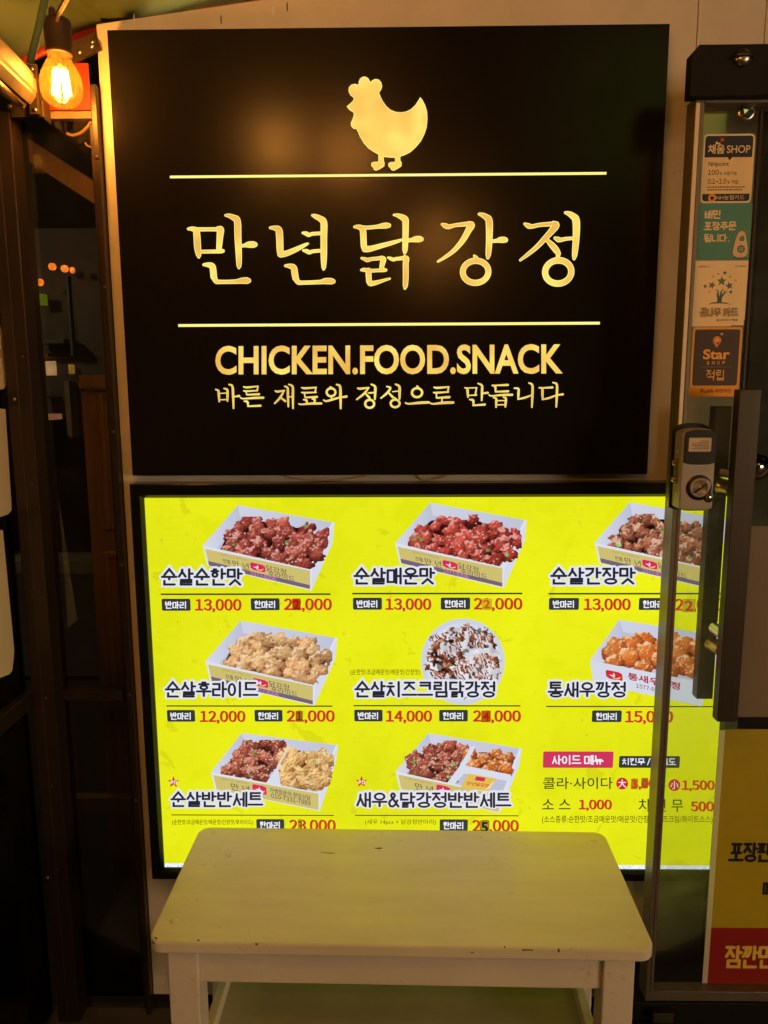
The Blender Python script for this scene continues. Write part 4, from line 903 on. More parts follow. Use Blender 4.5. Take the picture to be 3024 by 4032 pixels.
# digital lock on the stile
LF, LB = -.187, -.1475
lx0 = at(2684, 1800, LF).x; lx1 = at(2818, 1800, LF).x; lz1 = at(2750, 1687, LF).z; lz0 = at(2740, 2012, LF).z
def arch(x0, x1, z0, z1, ra, rb, n=14):
    pts = []
    for k in range(n+1):
        t = k/n; pts.append((x0+(x1-x0)*t, z0-rb*(1-(2*t-1)**4)+rb))
    pts2 = [(x1+(x0-x1)*k/n, z1-ra*abs(2*k/n-1)**3) for k in range(n+1)]
    return pts+pts2
lock = prism('door_lock', arch(lx0, lx1, lz0, lz1, .009, .005), LF, LB, M['lock_grey'], door, .003)
lock['label'] = 'grey digital lock unit with a black cover and a round thumb turn'
prism('back_plate', arch(lx0-.004, lx1+.003, lz0-.004, lz1+.008, .009, .005), LB+.0003, LB+.006, M['lock_black'], lock, .0008)
lzc = at(2740, 1829, LF).z
prism('battery_cover', [(x, z) for x, z in arch(lx0+.004, lx1-.001, lzc, lz1-.002, .006, .004)], LF-.0025, LF+.001, M['lock_black'], lock, .0012)
a = at(2714, 1724, LF-.003); b = at(2799, 1778, LF-.003); lp = Sheet(LF-.003, 0)
PW = sr(214, 204, 180)
lp.raw(rrect(a.x, b.z, b.x, a.z, .002), [list(range(28))], PW); lp.raw(rrect(a.x+.001, b.z+.001, b.x-.001, a.z-.001, .0015), [list(range(28))], sr(120, 100, 80)); lp.raw(rrect(a.x+.0014, b.z+.0014, b.x-.0014, a.z-.0014, .0013), [list(range(28))], sr(206, 190, 160))
for k, (u0, u1) in enumerate(((2758, 2792), (2751, 2790), (2725, 2790), (2723, 2790), (2737, 2791), (2724, 2790))):
    v = 1736+k*6.0
    q = u0
    while q < u1:
        e = min(q+r_.uniform(3, 9), u1); lp.rect(q, v-1.3, e, v+1.3, sr(70, 58, 48)); q = e+1.6
lp.build('instruction_label', 'printed_vinyl', lock)
kc = at(2752, 1920, LF)
o = lathe('turn_bezel', [(.0235, -.001), (.0235, .0012), (.0225, .0022), (.0178, .0024)], kc, (0, -1, 0), M['lock_black'], lock, 36)
sc_ = at(2789, 1958.5, LF); lathe('button_bezel', [(.0092, -.001), (.0092, .0017), (.0084, .0022), (.006, .0024)], sc_, (0, -1, 0), M['lock_black'], lock, 24)
lathe('lock_button', [(.006, 0), (.006, .003), (.004, .0045), (0, .0048)], sc_, (0, -1, 0), M['chrome'], lock, 16)
lathe('thumb_turn', [(.0182, 0), (.0180, .0035), (.0160, .0048), (.0138, .0045), (.0135, .0030), (0, .0030)], kc, (0, -1, 0), M['lock_grey'], lock, 36)
bm = bmesh.new(); b_box(bm, -.013, .013, -.0075, -.002, -.0024, .0024, .0008); bmesh.ops.rotate(bm, verts=bm.verts, cent=(0, 0, 0), matrix=Matrix.Rotation(math.radians(-40), 3, 'Y'))
bmesh.ops.translate(bm, verts=bm.verts, vec=kc); from_bm('turn_bar', bm, M['chrome'], lock)
# strike box and keeper on the edge side
box('lock_bracket', sx0-.0046, sx0-.0004, LB+.004, LB+.014, at(2630, 1932, LB).z, at(2630, 1702, LB).z, M['door_frame'], lock, .0006)
for v in (1822, 1887):
    p = at(2652, v, LF+.02); lathe('bolt_tip', [(.0055, 0), (.0055, .006), (.004, .0085), (0, .009)], (lx0-.0002, p.y, p.z), (-1, 0, 0), M['brass'], lock, 16)
p = at(2652, 1855, LF+.02); box('bolt_plate', lx0-.0016, lx0+.0005, p.y-.006, p.y+.006, p.z-.024, p.z+.024, M['door_frame'], lock, .0008)
for v, d in ((1772, 1), (1936, 1)):
    p = at(2662, v, LF+.02); lathe('side_screw', [(.003, 0), (.003, .0008), (0, .001)], (lx0-.0002, p.y, p.z), (-1, 0, 0), M['chrome'], lock, 12)
box('keeper', sx0-.0068, sx0-.0048, LB+.005, LB+.016, at(2625, 1932, SF).z, at(2625, 1845, SF).z, M['door_frame'], lock, .0005)
box('edge_clip', sx0-.0062, sx0-.0003, SF+.004, SF+.016, at(2622, 1998, SF).z, at(2622, 1978, SF).z, M['pale_alloy'], door, .0005)

# ---- stickers on the glass (they can be peeled off: things of their own)
def sticker(name, label, cat, Y, build, group='stickers in a column on the glass door'):
    s = Sheet(Y, 0); build(s); o = s.build(name, 'printed_vinyl'); return tag(o, label, cat, group)
CRM, NAVY = sr(232, 222, 198), sr(26, 30, 44)
q2 = lambda x, y: (2700+x/5.53, 500+y/5.53)
STY_ = GY-.0006
def st1(s):
    def R(x0, y0, x1, y1, c, r=0):
        # photo slant follows perspective of a vertical edge; use plane coordinates from the left and right mid points
        a = s.px([q2(x0, y0)])[0]; b = s.px([q2(x1, y1)])[0]
        P = rrect(a[0], b[1], b[0], a[1], r) if r else [(a[0], b[1]), (b[0], b[1]), (b[0], a[1]), (a[0], a[1])]
        s.raw(P, [list(range(len(P)))], c)
    T = lambda y: -(y-155)*.0375          # leftward drift of verticals down the sticker
    def B(x0, y0, x1, y1): return [q2(x0+T(y0), y0), q2(x1+T(y0), y0), q2(x1+T(y1), y1), q2(x0+T(y1), y1)]
    a = s.px([q2(400, 155), q2(1520, 150), q2(342, 1660)]); X0_, Z1_, X1_, Z0_ = a[0][0], a[0][1], a[1][0], a[2][1]
    w_, h_ = X1_-X0_, Z1_-Z0_
    s.raw(rrect(X0_, Z0_, X1_, Z1_, .0075), [list(range(28))], CRM)
    m = .0032; s.raw(rrect(X0_+m, Z0_+m, X1_-m, Z1_-m, .005), [list(range(28))], NAVY)
    s.raw([(X0_+m*.6, Z0_+h_*.135), (X1_-m*.6, Z0_+h_*.135), (X1_-m*.6, Z1_-h_*.335), (X0_+m*.6, Z1_-h_*.335)], [[0, 1, 2, 3]], sr(234, 214, 170))
    xm = X0_+w_*.53; zt = Z1_-h_*.335; s.raw([(xm-.0045, zt+.0002), (xm+.0045, zt+.0002), (xm, zt-.0055)], [[0, 1, 2]], NAVY)
    def U(t, x0, y0, x1, y1, c, bold=.02):
        V, F = text_geom(t, bold); Q = np.column_stack([X0_+w_*(x0+(x1-x0)*V[:, 0]), Z1_-h_*(y1+(y0-y1)*V[:, 1])]); s.raw(Q, F, c)
    U('채움', .09, .15, .42, .285, sr(226, 206, 168), .03); U('SHOP', .46, .165, .92, .275, sr(226, 206, 168), .012)
    for cx, cy, r, c in ((.36, .085, .0035, sr(196, 60, 48)), (.26, .13, .0024, CRM), (.31, .14, .0018, CRM)):
        s.raw([(X0_+w_*cx+r*math.cos(t), Z1_-h_*cy+r*math.sin(t)) for t in np.linspace(0, 6.283, 16, endpoint=False)], [list(range(16))], c)
    U('NH', .12, .40, .26, .462, sr(40, 78, 52)); U('point', .27, .40, .52, .48, sr(58, 54, 44), .012)
    U('100', .12, .515, .33, .59, NAVY); U('% 사용가능', .345, .54, .69, .595, NAVY, .008); U('0.1~1.0', .125, .645, .49, .72, NAVY, .02); U('% 적립', .51, .665, .72, .725, NAVY, .008)
    for k in range(2):
        x = .12
        while x < .83-.02*k:
            e = x+r_.uniform(.02, .06); z = Z1_-h_*(.765+.04*k); s.raw([(X0_+w_*x, z-.0013), (X0_+w_*e, z-.0013), (X0_+w_*e, z+.0009), (X0_+w_*x, z+.0009)], [[0, 1, 2, 3]], sr(120, 100, 70)); x = e+.012
    U('NH농협카드', .30, .885, .86, .955, sr(216, 200, 166), .008)
    V, F = ring(X0_+w_*.225, Z1_-h_*.925, .0052, .0055, .0036); s.raw(V, F, sr(224, 160, 60)); s.raw([(X0_+w_*.17, Z1_-h_*.905), (X0_+w_*.17, Z1_-h_*.885), (X0_+w_*.28, Z1_-h_*.885), (X0_+w_*.28, Z1_-h_*.905)], [[0, 1, 2, 3]], sr(224, 160, 60))
sticker('card_sticker', 'navy and cream loyalty point sticker, topmost in the column on the glass door', 'sticker', STY_, st1)
q3 = lambda x, y: (2700+x/4.2533, 780+y/4.2533)
def frame3(s, x0, y0, x1, y1): a = s.px([q3(x0, y0), q3(x1, y0), q3(x0, y1)]); X = a[0][0]; w_ = a[1][0]-X; Z = a[0][1]; return X, Z, w_, Z-a[2][1]
def uv_text(s, fr, t, x0, y0, x1, y1, c, bold=.02, pen=None, gap=.14):
    X, Z, w_, h_ = fr
    if pen:
        geo, wd = pen_text(t, 1.0, pen, gap)
        for V, F in geo:
            V = np.array(V); s.raw(np.column_stack([X+w_*(x0+(x1-x0)*(V[:, 0]+pen/2)/(wd+pen)), Z-h_*(y1+(y0-y1)*(V[:, 1]+pen/2)/(1+pen))]), F, c)
    else:
        V, F = text_geom(t, bold); s.raw(np.column_stack([X+w_*(x0+(x1-x0)*V[:, 0]), Z-h_*(y1+(y0-y1)*V[:, 1])]), F, c)
def uv_poly(s, fr, pts, c): X, Z, w_, h_ = fr; s.raw([(X+w_*a, Z-h_*b) for a, b in pts], [list(range(len(pts)))], c)
def star(cx, cy, r, ar, rot=0): return [(cx+(r if k % 2 == 0 else r*.42)*math.sin(rot+k*math.pi/5), cy-(r if k % 2 == 0 else r*.42)*ar*math.cos(rot+k*math.pi/5)) for k in range(10)]
def st2(s):
    fr = frame3(s, 232, 88, 1125, 1032); X, Z, w_, h_ = fr; TEAL = sr(72, 142, 130)
    s.raw(rrect(X, Z-h_, X+w_, Z, .004), [list(range(28))], TEAL); c = sr(232, 212, 178)
    uv_text(s, fr, '배민', .105, .12, .42, .275, c, pen=.2); uv_text(s, fr, '포장주문', .10, .325, .72, .48, c, pen=.2); uv_text(s, fr, '됩니다', .115, .54, .555, .69, c, pen=.2); uv_poly(s, fr, [(.575, .665), (.60, .665), (.60, .69), (.575, .69)], c)
    bag = sr(222, 196, 152)
    uv_poly(s, fr, [(.97, .475), (.99, .50), (.86, .555), (.80, .55), (.84, .52)], sr(110, 150, 70))
    uv_poly(s, fr, [(.70, .975), (.94, .975), (.92, .955), (.72, .955)], sr(40, 84, 78))
    uv_poly(s, fr, [(.77, .51), (.82, .495), (.87, .51), (.90, .56), (.92, .66), (.955, .80), (.96, .89), (.93, .945), (.88, .965), (.76, .965), (.70, .93), (.672, .885), (.69, .77), (.72, .62)], bag)
    uv_poly(s, fr, [(.80, .595), (.86, .57), (.885, .63), (.87, .675), (.80, .675), (.785, .65)], TEAL)
    uv_poly(s, fr, [(.83+.075*math.cos(t), .815+.07*math.sin(t)) for t in np.linspace(0, 6.283, 24, endpoint=False)], sr(62, 120, 108)); uv_text(s, fr, '포장', .785, .775, .875, .81, bag, .01); uv_text(s, fr, '주문', .785, .82, .875, .855, bag, .01)
sticker('takeaway_sticker', 'teal square sticker with cream Korean words and a carrier bag', 'sticker', STY_, st2)
def st3(s):
    fr = frame3(s, 165, 1050, 1055, 2152); X, Z, w_, h_ = fr; s.raw([(X, Z-h_), (X+w_, Z-h_), (X+w_, Z), (X, Z)], [[0, 1, 2, 3]], sr(246, 226, 182))
    ar = w_/h_; BL_, GR, YL = sr(62, 96, 108), sr(96, 122, 52), sr(226, 176, 84)
    uv_poly(s, fr, [(.5, 1.0), (1.0, 1.0), (1.0, .90), (.985, .90), (.985, .982), (.75, .982), (.75, 1.0)][1:], sr(86, 128, 96))
    uv_text(s, fr, 'I SEOUL U', .065, .075, .265, .10, sr(60, 46, 30), .03); uv_text(s, fr, '서울특별시', .80, .075, .965, .10, sr(60, 46, 30), .02)
    s.raw(stroke([(X+w_*.745, Z-h_*.09), (X+w_*.765, Z-h_*.08), (X+w_*.775, Z-h_*.10), (X+w_*.80, Z-h_*.065)], [.0006]*4)[0], stroke([(0, 0), (1, 0), (2, 1), (3, 0)], [1]*4)[1], sr(60, 46, 30))
    for cx, cy, r, c, ro in ((.565, .185, .046, BL_, .1), (.44, .20, .024, BL_, -.1), (.345, .235, .04, YL, -.2), (.67, .245, .04, YL, .2), (.775, .30, .036, YL, .1), (.515, .31, .10, GR, 0), (.335, .37, .08, GR, .35), (.665, .38, .08, BL_, -.25), (.21, .385, .045, BL_, 0), (.70, .475, .044, BL_, .1), (.295, .47, .036, YL, 0)):
        uv_poly(s, fr, star(cx, cy, r, ar, ro), c)
    uv_poly(s, fr, [(.355, .445), (.415, .49), (.44, .52), (.455, .425), (.475, .48), (.48, .55), (.505, .47), (.555, .405), (.535, .48), (.525, .52), (.57, .475), (.64, .465), (.58, .505), (.545, .56), (.535, .625), (.45, .625), (.455, .58), (.43, .51)], BL_)
    uv_poly(s, fr, [(.27, .665), (.36, .635), (.495, .622), (.62, .635), (.72, .665), (.60, .65), (.495, .646), (.38, .65)], BL_)
    for cx, cy in ((.428, .445), (.575, .455)): uv_poly(s, fr, [(cx+.014*math.cos(t), cy+.0115*math.sin(t)) for t in np.linspace(0, 6.283, 12, endpoint=False)], BL_)
    for g_, c in ((.20, sr(128, 104, 56)), (.11, sr(246, 226, 182)), (0, sr(112, 96, 52))):
        for t, x0, x1 in (('꿈나무', .14, .53), ('카드', .58, .86)):
            geo, wd = pen_text(t, .9, .12+g_, .14)
            for V, F in geo: V = np.array(V); s.raw(np.column_stack([X+w_*(x0+(x1-x0)*(V[:, 0]+.06)/(wd+.12)), Z-h_*(.845-.125*(V[:, 1]+.06)/1.12)]), F, c)
    uv_text(s, fr, '꿈나무카드 가맹점', .45, .885, .86, .92, sr(84, 70, 44), .014)
sticker('tree_sticker', 'cream sticker with a tree of blue and green stars on the glass door', 'sticker', STY_, st3)
q4 = lambda x, y: (2700+x/5.53, 1260+y/5.53)
def st4(s):
    a = s.px([q4(160, 158), q4(1245, 150), q4(80, 1670)]); fr = (a[0][0], a[0][1], a[1][0]-a[0][0], a[0][1]-a[2][1]); X, Z, w_, h_ = fr; OR = sr(232, 166, 20); BR = sr(56, 36, 24); OY = sr(238, 180, 62)
    s.raw(rrect(X, Z-h_, X+w_, Z, .006), [list(range(28))], OR); m = .0042; s.raw(rrect(X+m, Z-h_*.84, X+w_-m, Z-m, .004), [list(range(28))], BR); ar = w_/h_
    pin = [(.50+.085*math.cos(t), .19-.085*ar*math.sin(t)) for t in np.linspace(-.35, math.pi+.35, 20)]+[(.50, .295)]
    uv_poly(s, fr, pin, sr(224, 136, 40)); uv_poly(s, fr, star(.50, .185, .055, ar), sr(238, 196, 130)); uv_poly(s, fr, [(.485, .215), (.53, .21), (.545, .235), (.52, .25)], sr(120, 70, 24)); uv_poly(s, fr, star(.585, .10, .034, ar, .2), sr(236, 186, 110))
    uv_text(s, fr, 'Star', .235, .315, .775, .46, OY, .03); 
    for k, ch in enumerate('SHOP'): uv_text(s, fr, ch, .32+.105*k, .485, .37+.105*k, .535, OY, .012)
    uv_poly(s, fr, [(.19, .568), (.83, .568), (.83, .573), (.19, .573)], sr(150, 110, 70)); uv_text(s, fr, '적립', .315, .61, .70, .765, OY, pen=.115, gap=.2)
    uv_text(s, fr, 'KB 국민카드', .37, .885, .86, .945, sr(50, 20, 12), .012)
    for p0, p1 in (((.245, .875), (.255, .955)), ((.205, .89), (.30, .935)), ((.205, .935), (.30, .885)), ((.265, .91), (.31, .94))): 
        V, F = stroke([(X+w_*p0[0], Z-h_*p0[1]), (X+w_*p1[0], Z-h_*p1[1])], [.0011, .0008]); s.raw(V, F, sr(50, 20, 12))
    V, F = ring(X+w_*.335, Z-h_*.93, .0018, .0016, .0009); s.raw(V, F, sr(50, 20, 12))
sticker('star_sticker', 'brown and orange sticker with a star pin, lowest in the column on the glass', 'sticker', STY_, st4)

# big posters on the door glass, right edge of the picture
pe = at(2835, 2875, GY); pb = at(2770, 3890, GY); px0 = pe.x
px0 = at(2855, 2875, GY-.0004).x; pz1 = at(2900, 2871, GY).z; pzm = at(2800, 3652, GY).z; pz0 = at(2780, 3893, GY).z
def po1(s):
    s.raw([(px0, pz0), (XR, pz0), (XR, pz1), (px0, pz1)], [[0, 1, 2, 3]], sr(182, 166, 8)); s.raw([(px0, pz0), (XR, pz0), (XR, pzm), (px0, pzm)], [[0, 1, 2, 3]], sr(146, 22, 16))
    r8 = lambda x, y: (2400+x/2.373, 3100+y/2.373)
    w0 = s.px([r8(1100, 710), r8(1250, 525)]); cw = w0[1][0]-w0[0][0]; chh = w0[1][1]-w0[0][1]
    def wr(t, x, z, cw, ch, c, wt):
        geo, wd = pen_text(t, cw/ch, wt, .06)
        for V, F in geo: V = np.array(V); s.raw(np.column_stack([x+V[:, 0]*ch, z+V[:, 1]*ch]), F, c)
    wr('포장판매', w0[0][0]+.004, w0[0][1]+.006, cw*.88, chh*.86, sr(18, 16, 12), .17)
    w1 = s.px([r8(1412, 1020), r8(1560, 885)]); wr('때 할인', w1[0][0]+.004, w1[0][1]+.004, (w1[1][0]-w1[0][0])*.8, (w1[1][1]-w1[0][1])*.9, sr(18, 16, 12), .17)
    w2 = s.px([r8(1058, 1700), r8(1240, 1485)]); wr('잠깐만', w2[0][0]+.004, w2[0][1]+.007, (w2[1][0]-w2[0][0])*.86, (w2[1][1]-w2[0][1])*.86, sr(240, 206, 84), .15)
pst = sticker('door_poster', 'large yellow and red poster with bold Korean words on the door glass', 'poster', GY-.0006, po1, 'posters on the glass door')
bm = bmesh.new(); ex = at(2833, 2875, GY).x; b_box(bm, ex, px0-.0002, GY-.0012, GY-.0006, at(2770, 3880, GY).z, pz1-.002); from_bm('poster_margin', bm, M['film_edge'], pst)
ax = at(2905, 2822, GY).x-.03; za = at(2960, 2072, GY).z; zb_ = at(2950, 2822, GY).z
bm = bmesh.new(); b_box(bm, ax, XR, GY-.0012, GY-.0006, zb_, za); tag(from_bm('door_sheet', bm, M['beige_film']), 'plain beige sheet on the door glass behind the steel handle', 'sheet', 'posters on the glass door')
bm = bmesh.new(); b_box(bm, ax+.03, XR, GY-.0012, GY-.0006, pz1+.001, zb_-.0006); tag(from_bm('door_band', bm, M['matt_black']), 'black band on the door glass between beige sheet and yellow poster', 'band', 'posters on the glass door')

# ---- below the door
st = thing('door_step', 'dark plinth under the glass door', 'step', (1.0, -.1, .02))
box('step_block', sx0-.02, XR, SF+.01, .02, .021, zb0-.012, M['matt_black'], st, .003)
fb_ = thing('floor_hinge_box', 'small dark metal box on the plinth below the door corner', 'box', at(2610, 4010, -.16))
a = at(2570, 3984, -.15); b = at(2650, 4022, -.15)
box('cover', a.x, b.x, -.155, SF+.0095, b.z, a.z, M['dark_bracket'], fb_, .002); box('lip', a.x+.005, b.x+.004, -.175, -.1552, b.z-.012, b.z-.002, M['steel'], fb_, .001)

# ================================================================== LEFT GLAZED PARTITIONS
part = thing('window_partition', 'dark framed glass partition left of the white wall', 'partition', (-.7, .03, 0))
FY = .015
rx1 = at(441, 1200, FY).x; rx0 = at(405, 1200, FY).x
rx1 = min(rx1, xl-.001)
box('post', rx0, rx1, FY, FY+.045, 0, at(385, 330, FY).z, M['brown_aluminium'], part, .0015)
box('post', rx0-.013, rx0-.0005, FY+.022, FY+.045, 0, at(365, 470, FY).z, M['brown_aluminium'], part, .001)
cx1 = at(160, 2000, FY-.02).x; cx0 = at(66, 2000, FY-.02).x
zct = at(30, 440, FY-.02).z
corner = box('corner_post', cx0, cx1, FY-.022, FY+.05, 0, zct, M['brown_aluminium'], part, .002)
box('bead', cx0+.022, cx0+.0245, FY-.0235, FY-.021, 0, zct, M['dark_bracket'], part, .0004)
zr1 = at(300, 2724, FY).z; zr0 = at(300, 2762, FY).z
box('rail', cx1, rx0-.0132, FY+.004, FY+.04, zr0, zr1, M['brown_aluminium'], part, .0015)
zg = at(270, 468, FY+.02).z
bm = bmesh.new(); b_box(bm, cx1, rx0-.013, FY+.024, FY+.0245, zr1, zg); from_bm('pane', bm, M['window_glass'], part)
bm = bmesh.new(); b_box(bm, cx1, rx0-.013, FY+.024, FY+.0245, .05, zr0); from_bm('pane', bm, M['window_glass'], part)
for u, v in ((393, 620), (426, 1130), (459, 1702), (487, 2224), (512, 2736), (533, 3152)):
    p = at(u, v, FY); screw(part, (min(p.x, rx1-.006), FY, p.z), .0042, mat=M['dark_bracket'])
for u, v in ((57, 1572), (90, 1406), (124, 1905), (155, 2333), (180, 2750), (203, 3095), (188, 3455), (225, 3427)):
    p = at(u, v, FY-.022); screw(part, (p.x, FY-.022, p.z), .0036, mat=M['steel'] if u in (57, 188) else M['dark_bracket'])
# side partition running towards the camera
SX = cx0+.005
side = thing('side_partition', 'dark framed glass side screen holding white posters', 'partition', (SX, -.5, 0))
zs1 = atx(60, 2830, SX).z; 
box('rail', SX-.03, SX, -1.3, FY-.0222, at(120, 2765, FY-.03).z-.012, at(120, 2722, FY-.03).z, M['brown_aluminium'], side, .0015)
bm = bmesh.new(); b_box(bm, SX-.016, SX-.0155, -1.3, FY-.023, .05, zct); from_bm('pane', bm, M['window_glass'], side)
box('end_post', SX-.03, SX, -1.345, -1.301, 0, zct, M['brown_aluminium'], side, .002)
def side_sheet(name, label, pts, m, t=.0008):
    q = [(lambda p: (p.y, p.z))(atx(u, v, SX-.013)) for u, v in pts]
    return tag(prism(name, q, SX-.013, SX-.013+t, m, None, 0, 'x'), label, 'poster', 'sheets on the side screen')
pp = side_sheet('white_notice', 'rounded white notice at the top of the side screen', [(-60, 1150), (-20, 1210), (-3, 1275), (8, 1310), (14, 1360), (22, 1480), (22, 1515), (15, 1530), (0, 1534), (-60, 1545)], M['paper_cream'])
side_sheet('long_notice', 'long cream paper sheet on the side screen below the rounded notice', [(-80, 1600), (20, 1611), (44, 1990), (44, 2010), (30, 2025), (0, 2035), (-80, 2060)], M['paper_cream'])
side_sheet('torn_notice', 'cream paper with a torn lower corner, lowest on the side screen', [(-80, 2075), (10, 2088), (55, 2565), (47, 2640), (35, 2655), (0, 2668), (-80, 2720)], M['paper_cream'])
q = [(lambda p: (p.y, p.z))(atx(u, v, SX-.0118)) for u, v in ((-20, 1370), (2, 1375), (3, 1408), (-20, 1405))]
prism('red_print', q, SX-.0121, SX-.0118, M['red_vinyl'], pp, 0, 'x')

# brackets and beam in the upper left corner
brk = thing('corner_bracket', 'bolted dark metal bracket at the top of the corner post', 'bracket', at(130, 420, 0))
a = at(40, 395, -.01); b = at(175, 462, -.01)
box('angle_plate', a.x, b.x, -.012, -.006, b.z, a.z, M['dark_bracket'], brk, .001)
a = at(108, 255, -.015); b = at(160, 455, -.015); box('upright_plate', a.x, b.x, -.022, -.0125, b.z, a.z, M['dark_bracket'], brk, .001)
a = at(160, 300, .0); b = at(176, 470, .0); box('upright_edge', a.x+.0003, b.x, -.012, .03, b.z, a.z, M['dark_bracket'], brk, .001)
for u, v in ((37, 420), (90, 420), (137, 432), (124, 268)): p = at(u, v, -.0125 if u < 100 else -.0225); screw(brk, p, .0045)
pl = [at(255, 218, .03), at(385, 160, .03)]
bm = bmesh.new(); d = (pl[1]-pl[0]); n_ = Vector((-d.z, 0, d.x)).normalized()*.017
vs = [bm.verts.new(p) for p in (pl[0]-n_, pl[1]-n_, pl[1]+n_, pl[0]+n_)]; f = bm.faces.new(vs); r = bmesh.ops.extrude_face_region(bm, geom=[f]); bmesh.ops.translate(bm, verts=[x for x in r['geom'] if isinstance(x, bmesh.types.BMVert)], vec=(0, .008, 0)); bmesh.ops.recalc_face_normals(bm, faces=bm.faces)
from_bm('strut', bm, M['dark_bracket'], brk)
for u, v in ((312, 203), (362, 180), (363, 163)): screw(brk, at(u, v, .03), .0048)
# awning arm: rounded alloy beam from the left
arm = thing('awning_beam', 'pale rounded metal beam entering from the upper left', 'beam', at(60, 340, -.1))
A0, A1 = at(80, 335, -.05), at(-160, 110, -.42)
bm = bmesh.new(); ax_ = (A1-A0).normalized(); up = Vector((0, 0, 1)); sd_ = ax_.cross(up).normalized(); up2 = sd_.cross(ax_)
rr = [(.032*math.cos(t)*(1.0), .040*math.sin(t)) for t in np.linspace(0, 2*math.pi, 8, endpoint=False)+.39]
r0 = [bm.verts.new(A0+sd_*a+up2*b) for a, b in rr]; r1 = [bm.verts.new(A1+sd_*a+up2*b) for a, b in rr]
for k in range(8): bm.faces.new((r0[k], r0[(k+1) % 8], r1[(k+1) % 8], r1[k]))
bm.faces.new(r0); bm.faces.new(r1); bmesh.ops.recalc_face_normals(bm, faces=bm.faces); bmesh.ops.bevel(bm, geom=bm.edges[:], offset=.005, segments=2, affect='EDGES')
from_bm('beam', bm, M['arm_alloy'], arm)
tube('rail_tube', [at(70, 395, -.06), at(-120, 250, -.42)], .010, M['dark_bracket'], arm)
# red and white card behind the bulb
crd = thing('red_card', 'red and cream card behind the hanging bulb', 'card', at(265, 340, .045))
a = at(172, 250, .05); b = at(358, 432, .05); box('red_face', a.x, b.x, .05, .053, b.z, a.z, M['orange_vinyl'], crd, .0005)
a2 = at(176, 300, .0495); b2 = at(250, 394, .0495); box('cream_print', a2.x, b2.x, .0492, .0499, b2.z, a2.z, M['cream_vinyl'], crd, 0)
ib = thing('inner_beam', 'beige board crossing above the partition glass', 'board', at(260, 450, .06))
a = at(180, 434, .058); b = at(362, 466, .058); box('board', a.x, b.x, .058, .075, b.z, a.z, M['cream_vinyl'], ib, .001)
wr_ = tube('loop_wire', smooth([at(u, v, .07)[:] for u, v in ((360, 480), (340, 505), (315, 525), (285, 533), (262, 526))], 5), .003, M['cable_cream']); tag(wr_, 'pale wire curling down behind the upper partition glass', 'wire')
wr2 = tube('hook_wire', smooth([at(u, v, .07)[:] for u, v in ((336, 562), (342, 572), (352, 577), (366, 579))], 5), .0016, M['cable_cream']); tag(wr2, 'thin bent wire end beside the brown window post', 'wire')

# ================================================================== BULBS
def bulb(p, label, cable, s=1.0, fil='filament'):
    t = thing('string_bulb', label, 'light bulb', p, 'filament bulbs on the string'); p = Vector(p)
    prof = [(0, -.052), (.012, -.0508), (.023, -.0465), (.0315, -.038), (.0357, -.027), (.0366, -.016), (.0355, -.004), (.0325, .006), (.0280, .015), (.0240, .022), (.0208, .029), (.0192, .036), (.0187, .040)]
    lathe('glass', [(r*s, h*s) for r, h in prof], p, (0, 0, 1), M['amber_glass'], t, 40)
    for k in range(6):
        a = k*math.pi/3+.3; c0 = Vector((math.cos(a), math.sin(a), 0))
        tube('filament', [p+c0*.0135*s+Vector((0, 0, -.030*s)), p+c0*.0095*s+Vector((0, 0, .010*s))], .0032*s, M[fil], t, 8)
    lathe('stem', [(.004*s, .038*s), (.004*s, .026*s), (.007*s, .02*s), (0, .018*s)], p, (0, 0, 1), M['amber_glass'], t, 12)
    so = lathe('socket', [(.0195*s, .036*s), (.0230*s, .037*s), (.0230*s, .042*s), (.0220*s, .043*s), (.0240*s, .086*s), (.0230*s, .092*s), (.018*s, .095*s), (0, .096*s)], p, (0, 0, 1), M['socket_brown'], t, 28)
    lathe('cable_grip', [(.006*s, .094*s), (.006*s, .110*s), (.003*s, .114*s), (0, .114*s)], p+Vector((-.008*s, 0, 0)), (0, 0, 1), M['socket_brown'], so, 14)
    tube('cable', cable, .0030, M['cable_cream'], t); tube('cable', [c+Vector((-.006, .004, .002)) for c in cable], .0030, M['cable_dark'], t)
    return t
pb = at(239, 303, -.085)
bulb(pb, 'lit amber filament bulb hanging by the upper left corner of the sign', [pb+Vector((.004, -.018, .078)), at(232, 60, -.11), at(268, -6, -.19), at(330, -120, -.22)], 1.03)
def front_bulb(u, v, d, lab):     # further along the string, over the pavement
    r0 = ray(u, v); q = CAM+r0*((0-CAM.y)/r0.y); r1 = Vector((r0.x, -r0.y, r0.z)); t = (-d-q.y)/r1.y; p = q+r1*t
    bulb(p, lab, [p+Vector((0, 0, .09)), p+Vector((.02, 0, .3))], 1.0, 'front_filament'); return p
front_bulb(1095, 560, 1.35, 'lit amber filament bulb of the string under the awning, leftmost over the pavement')
front_bulb(1375, 590, 1.6, 'lit amber filament bulb of the string under the awning, middle one over the pavement')
front_bulb(1720, 940, 2.1, 'lit amber filament bulb of the string under the awning, farthest from the wall')

